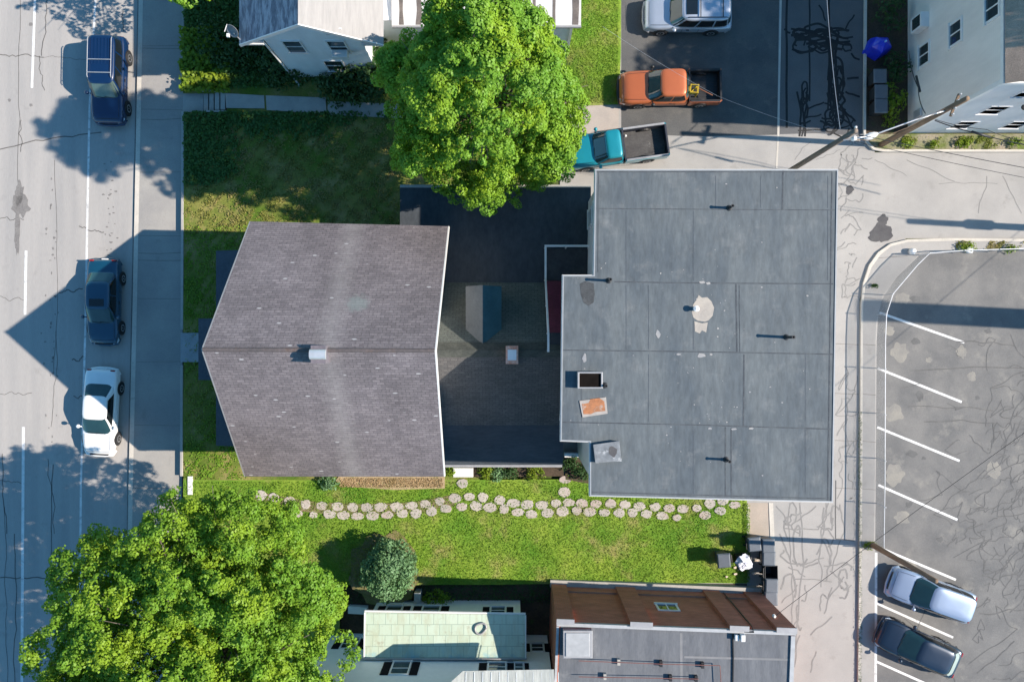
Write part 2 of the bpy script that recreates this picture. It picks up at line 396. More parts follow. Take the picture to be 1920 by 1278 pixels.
# road markings and wear
l = MB()
l.strip([G(68,-60), G(65,20), G(60,165)], .14, .006); l.strip([G(49,470), G(47,590)], .15, .006)
l.strip([G(44,800), G(41,1278), G(38,1700)], .16, .006); l.strip([G(76,-260), G(74,-160)], .14, .006)
struct(l, 'lane_marking', m_line)
l = MB(); l.strip([G(185,-260), G(179,0), G(168,200), G(164,400), G(160,620), G(152,900), G(148,1278), G(142,1700)], .12, .006)
struct(l, 'edge_marking', m_linew)
def wander(a, b, n=14, amp=3.0):
    out = []; off = 0
    for i in range(n + 1):
        t = i / n; off = off * .7 + random.uniform(-amp, amp)
        dx, dy = b[0] - a[0], b[1] - a[1]; L = math.hypot(dx, dy) + 1e-6; e = min(1, 4 * t * (1 - t) + .15)
        out.append((a[0] + dx * t - dy / L * off * e, a[1] + dy * t + dx / L * off * e))
    return out
def crack(mb, a, b, w=.05, z=.005, n=14, amp=3.0):
    mb.strip([G(*p) for p in wander(a, b, n, amp)], w, z)
c = MB()
for a, b, w in [((0,102),(82,108),.05),((82,108),(160,112),.02),((92,-20),(78,105),.05),((74,105),(84,170),.04),((0,280),(190,248),.06),((40,225),(38,285),.04),
                ((38,0),(36,390),.03),((102,300),(100,700),.025),((0,410),(45,412),.04),((110,549),(155,541),.06),((135,674),(158,669),.07),
                ((0,555),(45,562),.03),((148,424),(195,435),.05),((0,738),(60,736),.03),((138,742),(156,744),.05),((4,850),(12,1000),.05),
                ((0,900),(40,905),.03),((100,870),(96,1100),.05),((90,860),(102,1000),.035),((0,1082),(140,1078),.06),((27,1000),(28,1278),.05),((8,950),(14,1278),.03),
                ((230,20),(232,60),.05),((105,620),(95,800),.03)]:
    crack(c, a, b, w)
struct(c, 'road_cracks', m_crack)
def blob(cx, cy, rx, ry, n=18, jit=.18, rot=0):
    out = []
    for i in range(n):
        t = 2 * math.pi * i / n; q = 1 + random.uniform(-jit, jit)
        out.append((cx + rx * q * math.cos(t), cy + ry * q * math.sin(t)))
    return out
c = MB()
for cx_, cy_, rx, ry in [(40,385,17,20),(36,365,9,22),(32,440,6,40),(58,46,4,3),(18,188,3,3),(58,197,3,3)]:
    c.face([(*G(*p), .0055 + .0001 * cx_ / 100) for p in blob(cx_, cy_, rx, ry, 22, .3)])
for _ in range(38):
    c.face([(*G(*p), .0058) for p in blob(random.gauss(95, 6), random.uniform(330, 830), random.uniform(1, 2.6), random.uniform(1, 3.5), 8, .3)])
for _ in range(26):
    c.face([(*G(*p), .0058) for p in blob(random.gauss(205, 8), random.uniform(300, 480), random.uniform(1, 3), random.uniform(1, 2), 8, .3)])
struct(c, 'road_stains', m_stain)

def chaikin(p, k=2):
    for _ in range(k):
        q = [p[0]]
        for a, b in zip(p[:-1], p[1:]): q += [(a[0]*.75+b[0]*.25, a[1]*.75+b[1]*.25), (a[0]*.25+b[0]*.75, a[1]*.25+b[1]*.75)]
        p = q + [p[-1]]
    return p
# lane (pale concrete) behind the flats, driveway and parking lot
s = MB()
s.prism([G(1050,-900), G(1640,-900), G(1640,286), G(3200,286), G(3200,447), G(1700,447), G(1640,480), G(1612,560), G(1609,1278), G(1607,2200), G(1050,2200)], -.05, 0)
struct(s, 'lane', m_lane)
s = MB(); s.face([(*G(*p), .004) for p in [(1165,-900),(1461,-900),(1461,0),(1457,253),(1300,256),(1165,250)]]); struct(s, 'driveway', m_asph)
s = MB(); s.face([(*G(*p), .004) for p in [(1466,-900),(1622,-900),(1619,256),(1530,250),(1462,252)]]); struct(s, 'asphalt_lane', m_asph2)
s = MB(); s.strip([G(1464,-900), G(1464,0), G(1459,255), G(1456,316)], .10, .008); struct(s, 'driveway_joint', m_kerb)
s = MB(); s.strip([G(*p) for p in [(1621,-900),(1621,0),(1619,250),(1624,268),(1636,280),(1655,283.5),(2000,284),(3200,284)]], .13, .10)
tag(s.build('lane_kerb', m_kerb), kind='structure')
mod = bpy.data.objects['lane_kerb'].modifiers.new('solid', 'SOLIDIFY'); mod.thickness = .14; mod.offset = 0
# kerbed strip of pavement along the lot
CURVE = [(3200,452),(1920,448),(1780,447),(1700,449),(1668,457),(1645,473),(1628,497),(1617,530),(1613,570),(1612,640),(1611,900),(1607,1278),(1604,2200)]
INNER = [(3200,470),(1920,470),(1780,474),(1722,479),(1700,500),(1680,520),(1660,548),(1652,562),(1645,590),(1642,640),(1640,900),(1638,1278),(1634,2200)]
s = MB()
for i in range(len(CURVE) - 1):
    a, b = CURVE[i], CURVE[i + 1]
    a2 = (a[0] + (4 if i > 4 else 1), a[1] + (5 if i < 8 else 0)); b2 = (b[0] + (4 if i > 3 else 1), b[1] + (5 if i < 7 else 0))
    s.prism([G(*a), G(*b), G(*b2), G(*a2)], -.05, .125)
tag(s.build('lot_kerb', m_kerb), kind='structure')
s = MB(); s.prism([G(p[0] + 2, p[1] + 2) for p in CURVE] + [G(*p) for p in INNER[::-1]], -.05, .115); struct(s, 'pavement', m_lane)
s = MB(); s.prism([G(*p) for p in INNER] + [G(3200,2200)], -.05, .113); struct(s, 'parking_lot', m_lot)
j = MB()
for y in (558, 645, 738, 826, 915): j.strip([G(1613, y), G(1640, y + 2)], .03, .1195)
for y in (645, 738, 826, 915): j.strip([G(1566, y - 1), G(1610, y + 1)], .03, .005)
j.strip([G(1645,484), G(1700,480)], .03, .1195)
struct(j, 'pavement_joints', m_joint)
l = MB()
for a, b in [((1647,586),(1806,642)),((1644,690),(1801,753)),((1643,800),(1797,863)),((1645,908),(1793,973)),((1636,1020),(1790,1085)),((1640,1128),(1785,1193)),((1640,1237),(1790,1304)),((1640,1350),(1790,1420))]:
    l.strip([G(*a), G(*b)], .13, .118)
l.strip([G(1641,1034), G(1640,1278), G(1638,1500)], .14, .1185)
struct(l, 'parking_marking', m_line)
c = MB()
for cx_, cy_, rx, ry in [(1685,660,16,18),(1672,775,20,16),(1676,890,18,20),(1665,620,9,9),(1690,560,14,10),(1800,660,10,12),(1820,705,8,9),(1740,675,6,5),(1690,970,14,12),(1860,880,14,16),(1700,1060,16,10)]:
    bl = blob(cx_, cy_, rx, ry, 22, .28); c.face([(*G(*p), .1165 + cx_ * 1e-7) for p in chaikin(bl + [bl[0]], 2)[:-1]])
struct(c, 'lot_pale_patches', M_noise('worn_pale_asphalt', (.27,.255,.225), (.21,.203,.19), 1.4, .18, 18, rough=.9, bmp=.15))
c = MB()
for cx_, cy_, rx, ry in [(1715,640,9,6),(1722,742,7,9),(1708,850,10,7),(1730,858,4,3),(1702,945,7,6),(1745,952,5,4),(1760,1010,6,5),(1850,620,6,5),(1830,745,4,4),(1715,560,10,6)]:
    bl = blob(cx_, cy_, rx, ry, 20, .3); c.face([(*G(*p), .1168 + cy_ * 1e-7) for p in chaikin(bl + [bl[0]], 2)[:-1]])
struct(c, 'lot_oil_stains', M_noise('lot_oil_stain', (.105,.105,.105), (.14,.14,.138), 2, .15, 14, rough=.8, bmp=0))
# sealed cracks
random.seed(21)
c = MB()
def net(mb, seeds, x0, x1, y0, y1, n, step, w, z, amp, vert=.5):
    for _ in range(n):
        p = random.choice(seeds); ang = random.choice([0, math.pi, math.pi / 2, -math.pi / 2]) if random.random() < vert else random.uniform(0, 6.28)
        path = [p]
        for _ in range(random.randint(4, 12)):
            ang += random.uniform(-.6, .6); p = (p[0] + step * math.cos(ang), p[1] + step * math.sin(ang))
            if not (x0 < p[0] < x1 and y0 < p[1] < y1): break
            path.append(p)
        if len(path) > 2:
            mb.strip([G(*q) for q in path], w * random.uniform(.7, 1.2), z); seeds.append(random.choice(path))
ZC = [0.0]
def curve(mb, p, w, z):
    ZC[0] = (ZC[0] + .00007) % .0015; mb.strip([G(*q) for q in chaikin(p)], w * random.uniform(.75, 1.2), z + ZC[0])
def cellnet(mb, x0, x1, y0, y1, cell, keep, w, z, mask=lambda x, y: 1, sx=1.0):
    nx, ny = int((x1 - x0) / (cell * sx)), int((y1 - y0) / cell); V = {}
    for i in range(nx + 1):
        for jj in range(ny + 1): V[i, jj] = (x0 + cell * sx * (i + random.uniform(-.42, .42) + .5 * (jj % 2)), y0 + cell * (jj + random.uniform(-.42, .42)))
    for (i, jj), p in V.items():
        for e in ((i + 1, jj), (i, jj + 1), (i - 1, jj + 1)):
            if e in V and random.random() < keep * mask(*p):
                q = V[e]; m1 = [(p[0] + (q[0]-p[0])*t_ + random.uniform(-.26, .26)*cell, p[1] + (q[1]-p[1])*t_ + random.uniform(-.26, .26)*cell) for t_ in (.33, .66)]
                curve(mb, [p] + m1 + [q], w, z)
def bump2(x, y, cx_, cy_, rx, ry): return max(0, 1 - ((x-cx_)/rx)**2 - ((y-cy_)/ry)**2)
cellnet(c, 1770, 2010, 690, 1290, 15, .42, .048, .1172, lambda x, y: min(1, 1.6 * (bump2(x, y, 1900, 830, 62, 120) + bump2(x, y, 1880, 990, 110, 90) + .8 * bump2(x, y, 1895, 1050, 80, 110) + bump2(x, y, 1950, 900, 80, 260))))
cellnet(c, 1700, 2010, 640, 1290, 42, .26, .042, .1190, lambda x, y: 1.0 if x > 1800 else .35)
for a, b in [((1700,762),(1860,770)),((1705,695),(1920,690)),((1730,790),(1862,792)),((1790,640),(1900,648)),((1860,792),(1857,840)),((1815,815),(1850,850)),((1790,925),(1845,880)),((1835,1148),(1920,1142)),((1830,1260),(1900,1200))]:
    curve(c, wander(a, b, 9, 3), .05, .1206)
struct(c, 'lot_sealed_cracks', m_tar2)
c = MB()
for x, y1_ in ((1475, 240), (1517, 190), (1553, 60)): curve(c, wander((x, -300), (x + random.uniform(-2, 2), y1_), 24, 1.2), .11, .008)
def loop(cx_, cy_, rx, ry, w, z, arc=6.3):
    a_ = random.uniform(0, 6.28); n_ = 9
    curve(c, [(cx_ + rx * random.uniform(.7, 1.25) * math.cos(a_ + arc*i/n_), cy_ + ry * random.uniform(.7, 1.25) * math.sin(a_ + arc*i/n_)) for i in range(n_ + 1)], w, z)
for k_ in range(16): loop(random.uniform(1500, 1592), random.uniform(55, 92), random.uniform(10, 26), random.uniform(5, 13), .12, .0085, random.uniform(3, 6))
for k_ in range(6): curve(c, wander((1478 + random.uniform(0, 30), 60 + random.uniform(-6, 14)), (1600 + random.uniform(-30, 4), 72 + random.uniform(-14, 26)), 6, 9), .12, .0086)
for k_ in range(11): loop(random.uniform(1556, 1578), random.uniform(100, 190), random.uniform(5, 13), random.uniform(14, 30), .11, .0087, random.uniform(3, 6))
for k_ in range(5): curve(c, wander((1562 + random.uniform(-14, 18), 75), (1562 + random.uniform(-10, 14), 205), 6, 6), .12, .0088)
for k_ in range(10): loop(random.uniform(1545, 1588), random.uniform(200, 245), random.uniform(8, 18), random.uniform(8, 18), .10, .0089, random.uniform(3, 6))
for k_ in range(3): curve(c, wander((1572, 195 + 10 * k_), (1600 + random.uniform(-4, 6), 228 + 8 * k_), 5, 4), .10, .0089)
for k_ in range(4): loop(1506 + random.uniform(-4, 5), 165 + 14 * k_, 5, 13, .09, .0091, 5)
for x in (1494, 1504, 1513): curve(c, wander((x, 172), (x + random.uniform(-4, 4), 256), 6, 3), .09, .0091)
for a, b in (((1512,205),(1545,192)),((1510,222),(1540,214)),((1496,245),(1555,240)),((1500,232),(1520,226)),((1585,55),(1602,28)),((1588,148),(1610,146)),((1585,172),(1612,182)),((1596,100),(1612,112)),((1470,55),(1482,62)),((1535,10),(1548,40))): curve(c, wander(a, b, 4, 2), .10, .0095)
struct(c, 'lane_tar_seams', m_tar)
c = MB()
cellnet(c, 1572, 1630, 258, 345, 14, .55, .055, .005, lambda x, y: bump2(x, y, 1590, 300, 45, 60) + .2)
cellnet(c, 1572, 1612, 345, 560, 16, .5, .05, .005, lambda x, y: .8 if x < 1602 else .3)
cellnet(c, 1572, 1608, 690, 960, 20, .5, .05, .005, lambda x, y: .9 if x < 1598 else .2, .75)
for k_ in range(9): loop(random.choice((1484, 1500, 1550, 1560)) + random.uniform(-8, 8), random.uniform(955, 1150), random.uniform(6, 14), random.uniform(16, 36), .085, .0055, random.uniform(2.5, 4.5))
for k_ in range(5): loop(random.uniform(1490, 1560), random.uniform(965, 1120), random.uniform(22, 36), random.uniform(10, 20), .08, .0058, random.uniform(2, 3.2))
for k_ in range(5): loop(random.uniform(1574, 1592), random.uniform(1060, 1115), random.uniform(6, 12), random.uniform(8, 18), .08, .0058, random.uniform(3, 5))
for x, yb in ((1484, 1180), (1498, 1250), (1548, 1100), (1556, 1090)):
    curve(c, wander((x + random.uniform(-4, 4), 942), (x - random.uniform(0, 14), yb), 13, 7), .075, .005)
for a, b in (((1455,948),(1482,985)),((1482,985),(1530,948)),((1470,990),(1535,992)),((1535,992),(1556,960)),((1500,1060),(1545,1045)),((1478,1062),(1510,1080)),((1490,1085),(1560,1090)),((1545,1060),(1590,1055)),((1556,1070),(1580,1090)),((1552,1125),(1582,1080)),((1466,1130),(1495,1095)),
             ((1465,1200),(1498,1160)),((1520,1190),(1560,1155)),((1575,945),(1582,1000)),((1582,1000),(1560,1075)),((1462,1000),(1482,1050)),((1545,1150),(1560,1100)),((1480,1240),(1500,1190)),((1520,1260),(1530,1220)),((1478,1010),(1470,975))):
    curve(c, wander(a, b, 6, 3), .07, .0065)
for a, b in (((1490,300),(1520,265)),((1530,300),(1575,280)),((1850,330),(1835,400)),((1880,330),(1915,400)),((1700,300),(1790,340)),((1760,345),(1870,345)),((1640,300),(1700,330))): curve(c, wander(a, b, 7, 3), .04, .005)
struct(c, 'lane_sealed_cracks', m_tar3)
c = MB()
curve(c, wander((1567,900), (1567,1010), 10, .5), .06, .0085); curve(c, wander((1567,1010), (1602,1013), 6, .5), .06, .0085)
struct(c, 'lane_saw_cut', m_tar2)
c = MB()
for bl in (blob(1652,436,20,17,20,.25), blob(1655,412,10,10,16,.2), blob(1593,356,8,8,14,.25), blob(1640,445,12,9,14,.2)):
    c.face([(*G(*p), .0065 + random.uniform(0, .002)) for p in bl])
struct(c, 'lane_tar_patches', m_patch)
s = MB(); s.face([(*G(*p), .006) for p in [(1402,942),(1440,942),(1442,1010),(1403,1005)]]); struct(s, 'concrete_pad', M_noise('tan_pad', (.42,.35,.29), (.36,.31,.26), 1, .1, 18, rough=.9))
s = MB(); s.prism([G(1441,942), G(1449,942), G(1452,1010), G(1444,1010)], -.04, .03); s.prism([G(1399,946), G(1404,946), G(1405,1010), G(1400,1010)], -.04, .05); struct(s, 'pad_kerb', m_kerb)
s = MB(); s.face([(*G(*p), .005) for p in [(1085,196),(1160,196),(1160,250),(1085,262)]]); struct(s, 'walk_slab', M_noise('pink_concrete', (.42,.37,.33), (.36,.32,.29), 1, .1, 18, rough=.9))

# lawns: gentle bank above the street
def LZ(x, y=0): return float(np.interp(x, [-6, 9], [.40, .07]))
def lawn(px0, px1, py0, py1, nx, ny, name, m):
    x0, y1 = G(px0, py0); x1, y0 = G(px1, py1); mb = MB(); vs = []
    for jy in range(ny + 1):
        for ix in range(nx + 1):
            x = x0 + (x1 - x0) * ix / nx; y = y0 + (y1 - y0) * jy / ny
            vs.append((x, y, LZ(x) + .03 * math.sin(x * 1.3) * math.sin(y * 1.1)))
    mb.add(vs, [(jy*(nx+1)+ix, jy*(nx+1)+ix+1, (jy+1)*(nx+1)+ix+1, (jy+1)*(nx+1)+ix) for jy in range(ny) for ix in range(nx)])
    return struct(mb, name, m)
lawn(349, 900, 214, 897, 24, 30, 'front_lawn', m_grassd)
lawn(349, 1400, 897, 1092, 48, 10, 'side_lawn', m_grass)
lawn(349, 640, 1092, 1700, 12, 20, 'street_lawn', m_grass)
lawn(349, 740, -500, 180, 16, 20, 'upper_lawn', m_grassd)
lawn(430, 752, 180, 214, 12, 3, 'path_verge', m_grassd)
s = MB(); s.prism([G(640,1092), G(1400,1094), G(1400,1110), G(1040,1110), G(1040,1700), G(640,1700)], -.05, .06); struct(s, 'soil_bed', m_soil)
s = MB(); s.prism([G(1062,-500), G(1166,-500), G(1164,100), G(1160,196), G(1062,200)], -.05, .05); struct(s, 'lawn_strip', m_grass)
s = MB(); s.prism([G(1622,-500), G(1705,-500), G(1705,250), G(1624,258)], -.05, .02); struct(s, 'side_yard', m_soil)
s = MB(); s.prism([G(1640,252), G(3000,250), G(3000,282), G(1650,282), G(1628,268)], -.05, .06); struct(s, 'verge', M_noise('weedy_verge', (.30,.26,.20), (.12,.15,.04), .9, .3, 12, rough=.95))
s = MB(); s.prism([G(640,888), G(835,888), G(835,912), G(740,915), G(660,909), G(632,899)], .3, [.46]*6); 
for i in range(1): pass
struct(s, 'mulch_bed', m_mulch)
s = MB(); s.prism([G(1057,850), G(1110,850), G(1110,906), G(1060,897)], .1, .27); s.prism([G(880,868), G(1056,870), G(1056,890), G(880,892)], .2, .385); struct(s, 'planting_bed', m_soil)
s = MB(); s.face([(*G(*p), .44) for p in blob(724,1063,66,70,24,.12)]); struct(s, 'bare_ground', M_noise('worn_soil', (.24,.18,.11), (.13,.14,.04), 1.4, .3, 12, rough=.95))
# concrete edging along the front of the lawns
def edging(y0, y1, label):
    t = MB(); xa, xb = 346 - (y0 - 215) * .004, 346 - (y1 - 215) * .004
    t.prism([G(xa, y0), G(xa + 5, y0), G(xb + 5, y1), G(xb, y1)], -.05, .44)
    tag(t.build('retaining_wall', m_conc, bevel=.02), label, 'low wall', 'low concrete walls along the sidewalk')
edging(213, 618, 'low concrete wall between the sidewalk and the shaded front lawn')
edging(684, 890, 'low concrete wall between sidewalk and lawn, just below the front walk')
edging(-400, 172, 'low concrete wall in front of the ivy yard at the top')
# front walk, upper path
def slabthing(name, poly, z0, z1, label, cat, m=m_conc, group=None):
    t = MB(); t.prism([G(*p) for p in poly], z0, z1); return tag(t.build(name, m, bevel=.015), label, cat, group)
s = MB(); s.prism([G(345,624), G(400,624), G(400,678), G(345,678)], -.05, .46); struct(s, 'front_walk', M_noise('bluestone', (.36,.37,.38), (.3,.31,.33), 1, .1, 16))
s = MB()
for poly in ([(428,180),(500,184),(501,208),(430,207)],[(503,184),(614,188),(616,218),(505,211)],[(618,195),(760,200),(760,226),(618,220)]):
    s.prism([G(*p) for p in poly], .2, .47)
s.prism([G(345,176), G(383,176), G(383,212), G(345,212)], -.05, .13)
struct(s, 'garden_path', m_conc)
t = thing('garden_steps', 'narrow concrete steps with pale treads leading up from the sidewalk to the shaded path', 'steps', P(405,194))
for i in range(4):
    b = MB(); b.prism([G(384.5 + 11.5 * i, 177), G(393 + 11.5 * i, 177), G(393 + 11.5 * i, 210), G(384.5 + 11.5 * i, 210)], -.02, .22 + .085 * i)
    b.build('tread', m_conc, t, bevel=.02)
for y in (174, 212):
    b = MB(); b.prism([G(383, y), G(430, y), G(430, y + 3), G(383, y + 3)], -.02, .52); b.build('side_wall', m_conc, t, bevel=.01)
t = thing('street_steps', 'small white concrete steps beside the big tree, up from the sidewalk', 'steps', P(357,905))
for i, (xa, xb, z) in enumerate(((349, 353, .2), (353, 358, .3), (358, 367, .46))):
    b = MB(); b.prism([G(xa, 890), G(xb, 890), G(xb, 924), G(xa, 924)], -.02, z); b.build('tread', m_white, t, bevel=.01)
slabthing('door_step', [(851,874),(888,874),(888,891),(851,891)], .2, .55, 'white concrete door step under the eave of the middle roof', 'step', m_white)
slabthing('porch_step', [(1057,846),(1090,846),(1090,854),(1057,854)], .1, .62, 'cream step in the gap between the two roofs', 'step', m_white)

# ------------------------------------------------------------------ windows
def window(parent, c, u, w, h, n, frame=m_white, glass=m_glass, depth=.05, fw=.08, bars=1, shutters=False, vert=False):
    """c centre on wall, u horizontal unit along the wall, n outward normal"""
    c = Vector(c); u = Vector(u).normalized(); n = Vector(n).normalized(); up = Vector((0, 0, 1))
    def slabq(mb, a0, a1, b0, b1, d0, d1):
        vs = [c + u * a + up * b + n * d for d in (d0, d1) for a, b in ((a0,b0),(a1,b0),(a1,b1),(a0,b1))]
        mb.add(vs, [(0,3,2,1),(4,5,6,7),(0,1,5,4),(1,2,6,5),(2,3,7,6),(3,0,4,7)])
    f = MB(); hw, hh = w / 2, h / 2
    slabq(f, -hw, -hw + fw, -hh, hh, -.02, depth); slabq(f, hw - fw, hw, -hh, hh, -.02, depth)
    slabq(f, -hw + fw, hw - fw, hh - fw, hh, -.02, depth); slabq(f, -hw - .04, hw + .04, -hh - fw, -hh, -.02, depth + .05)
    if bars:
        if vert: slabq(f, -.03, .03, -hh, hh - fw, -.02, depth - .01)
        else: slabq(f, -hw + fw, hw - fw, -.03, .03, -.02, depth - .01)
    fo = f.build('window', frame, parent)
    gl = MB(); slabq(gl, -hw + fw, hw - fw, -hh, hh - fw, -.01, depth - .03); gl.build('pane', glass, fo)
    if shutters:
        for sx in (-1, 1):
            s_ = MB(); a = sx * (hw + .04); bq = sx * (hw + .04 + w * .42)
            slabq(s_, min(a, bq), max(a, bq), -hh, hh, -.01, .035); s_.build('shutter', m_shut, parent)
    return fo
def ring_wall(mb, poly, z0, z1): mb.prism(poly, z0, z1)

# ------------------------------------------------------------------ main gabled house
TL, TR = P(470,415,6), P(840,424,6); BL, BR = P(460,893,6), P(832,893,6); RL, RR = P(380,655,11.6), P(815,657,11.6)
ho = thing('gabled_house', 'tall house with a big weathered purple-grey shingled gable roof facing the street', 'house', (-7.9, -.4, .3))
w = MB(); x0, x1, y0, y1 = -12.35, -3.55, -6.1, 5.2
zr = 11.2; ye = -.38
w.add([(x0,y0,.2),(x0,y1,.2),(x0,y1,5.95),(x0,ye,zr),(x0,y0,5.95),(x1,y0,.2),(x1,y1,.2),(x1,y1,5.95),(x1,ye,zr),(x1,y0,5.95)],
      [(0,1,2,3,4),(5,9,8,7,6),(0,4,9,5),(1,6,7,2),(2,7,8,3),(4,3,8,9)])
w.build('wall', m_sidingg, ho)
rf = MB(); rf.slab([TL, RL, RR, TR], .16); rf.slab([BL, BR, RR, RL], .16)
roof = rf.build('roof', m_roof1, ho)
rd = MB(); 
rd.tube([RL + Vector((0, 0, -.03)), RR + Vector((0, 0, -.03))], .09, 8); rd.build('ridge_cap', M_noise('rusty_ridge', (.125,.105,.105), (.09,.08,.083), 1.2, .25, 10, (.15,.105,.09), 1.5, .55, .7), roof)
for a, b, nm in ((TR, RR, 'rake_board'), (BR, RR, 'rake_board'), (TL, RL, 'rake_board'), (BL, RL, 'rake_board')):
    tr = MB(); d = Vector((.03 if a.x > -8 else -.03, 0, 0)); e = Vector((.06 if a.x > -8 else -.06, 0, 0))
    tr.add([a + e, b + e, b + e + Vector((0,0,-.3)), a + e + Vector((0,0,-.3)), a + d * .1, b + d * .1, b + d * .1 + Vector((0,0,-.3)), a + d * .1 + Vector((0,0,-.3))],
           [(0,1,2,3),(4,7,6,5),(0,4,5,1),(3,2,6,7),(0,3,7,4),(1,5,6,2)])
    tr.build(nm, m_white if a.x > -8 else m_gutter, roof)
cm = MB(); cc_ = P(597, 664, 11.9)
cm.box(cc_.x - .30, cc_.x + .30, cc_.y - .36, cc_.y + .36, 10.6, 11.95); ch = cm.build('chimney', M_noise('grey_clad', (.17,.15,.17), (.13,.12,.14), 2, .2, 10), roof)
cp = MB()
vs = []
for i in range(9):
    t = math.pi * i / 8
    for x in (-.33, .33): vs.append((cc_.x + x, cc_.y + .21 * math.cos(t), 11.97 + .17 * math.sin(t)))
cp.add(vs, [(2*i, 2*i+1, 2*i+3, 2*i+2) for i in range(8)] + [tuple(range(0, 18, 2)), tuple(range(17, 0, -2))])
cp.build('chimney_cap', m_alu, roof, smooth=False)
# porch across the front
pr = MB(); pr.slab([P(405,470,3.3), P(405,835,3.3), Vector((-12.3, -5.4, 3.9)), Vector((-12.3, 4.66, 3.9))], .14)
pr.slab([P(372,597,3.46), P(372,712,3.46), Vector((-13.4, -2.0, 3.96)), Vector((-13.4, 1.16, 3.96))], .14)
m_porch = M_noise('dark_blue_porch_roof', (.05,.062,.085), (.07,.08,.10), .8, .2, 8, rough=.8)
pr.build('porch_roof', m_porch, ho)
for (x, y) in ((-15.15, 4.5), (-15.15, 1.3), (-15.15, -2.2), (-15.15, -5.2), (-16.05, 1.0), (-16.05, -1.85)):
    q = MB(); q.tube([(x, y, .3), (x, y, 3.25)], .1, 10); q.build('porch_column', m_white, ho)
q = MB(); q.box(-15.25, -12.36, -5.3, 4.6, .2, .75); q.build('porch_floor', m_deck, ho)
for y in (3.2, -3.9):
    window(ho, (-12.35, y, 2.2), (0,1,0), 1.0, 1.6, (-1,0,0)); window(ho, (-12.35, y, 5.1), (0,1,0), 1.0, 1.5, (-1,0,0))
window(ho, (-12.35, -.4, 5.1), (0,1,0), 1.0, 1.5, (-1,0,0)); window(ho, (-12.35, -.4, 8.3), (0,1,0), .9, 1.3, (-1,0,0))
q = MB(); q.box(-12.42, -12.3, -.95, .15, .76, 2.85); q.build('front_door', m_maroon, ho)
for x in (-10.8, -8.2, -5.4):
    for z in (2.2, 4.8):
        window(ho, (x, -6.1, z), (1,0,0), .95, 1.5, (0,-1,0)); window(ho, (x, 5.2, z), (1,0,0), .95, 1.5, (0,1,0))

# ------------------------------------------------------------------ flat-roofed block of flats
HF = 10.2
fb = thing('flat_roofed_building', 'three-storey white building under a large blue-grey flat membrane roof', 'building', (9, 0, 0))
RP = [P(*q, HF) for q in [(1115,317),(1572,317),(1562,942),(1105,930),(1105,829),(1050,827),(1054,515),(1112,515)]]
def inset(poly, d):
    n = len(poly); out = []; ar = sum(poly[i].x * poly[(i+1)%n].y - poly[(i+1)%n].x * poly[i].y for i in range(n)); sg = 1 if ar > 0 else -1
    for i in range(n):
        a, b, c_ = poly[i-1], poly[i], poly[(i+1)%n]
        d1 = (b - a).to_2d().normalized(); d2 = (c_ - b).to_2d().normalized()
        n1 = Vector((-d1.y, d1.x)) * sg; n2 = Vector((-d2.y, d2.x)) * sg
        k_ = d / max(.2, 1 + n1.dot(n2)) ; o = (n1 + n2) * k_
        out.append(Vector((b.x + o.x, b.y + o.y, b.z)))
    return out
WP = inset(RP, .32)
w = MB(); w.prism([(p.x, p.y) for p in WP], 0, HF - .3); w.build('wall', m_sidingg, fb)
ed = MB(); ed.prism([(p.x, p.y) for p in RP], HF - .3, HF - .02); ed.build('fascia', m_white, fb)
IP = inset(RP, .07)
rf = MB(); rf.prism([(p.x, p.y) for p in IP], HF - .1, HF); froof = rf.build('roof', m_memb, fb)
# thin light metal edge on top
edg = MB(); I2 = inset(RP, .02); I3 = inset(RP, .075); n = len(RP)
for i in range(n):
    a, b, c_, d = I2[i], I2[(i+1)%n], I3[(i+1)%n], I3[i]
    edg.prism([(p.x, p.y) for p in (a, b, c_, d)], HF - .05, HF + .03)
edg.build('edge_trim', M_plain('dull_edge_metal', (.30,.32,.34), .6, .2), froof)
sm = MB()
def rs(pts, wd=.036, dz=.004): sm.strip([(P(x, y, HF).x, P(x, y, HF).y) for x, y in pts], wd, HF + dz)
rs([(1118,391),(1250,392),(1568,394)]); rs([(1152,528),(1260,530),(1385,531),(1562,532)], .05); rs([(1054,656),(1300,659),(1562,664)], .05); rs([(1052,791),(1300,796),(1558,804)], .05)
rs([(1468,320),(1467,393)], .06, .006); rs([(1380,532),(1382,661)], .06, .006); rs([(1386,534),(1387,661)], .03, .006); rs([(1395,664),(1394,800)], .06, .006)
rs([(1360,800),(1360,930)], .04, .006); rs([(1371,802),(1371,932)], .04, .006)
rs([(1560,322),(1552,938)], .05, .007); rs([(1122,322),(1121,510)], .03, .007); rs([(1110,922),(1548,934)], .04, .007); rs([(1119,322),(1560,322)], .04, .0075)
sm.build('roof_seam', m_seam, froof)
sm = MB()
for x in range(1090, 1570, 42):
    for (ya, yb) in ((330, 390), (395, 526), (534, 655), (664, 790), (805, 925)):
        if x < 1118 and (ya < 500): continue
        if x < 1112 and ya > 800: continue
        if random.random() < .28: rs([(x, ya), (x, yb)][:2], .022, .005)
sm.build('lap_line', M_noise('lap_line_grey', (.07,.083,.10), (.085,.1,.12), 2, .2, 8, rough=.8), froof)
def patch(pts, name, m, dz=.006, parent=froof):
    q = MB(); q.face([(P(x, y, HF).x, P(x, y, HF).y, HF + dz) for x, y in pts]); return q.build(name, m, parent, fixn=False)
patch([(1087,532),(1097,527),(1113,531),(1115,550),(1113,567),(1103,573),(1094,567),(1089,552)], 'dark_patch', M_noise('dark_mastic', (.05,.055,.06), (.07,.075,.08), 2, .2, 8))
m_spill = M_noise('cream_coating', (.42,.38,.33), (.34,.31,.28), 2, .1, 10, (.22,.22,.22), 3, .62, .75)
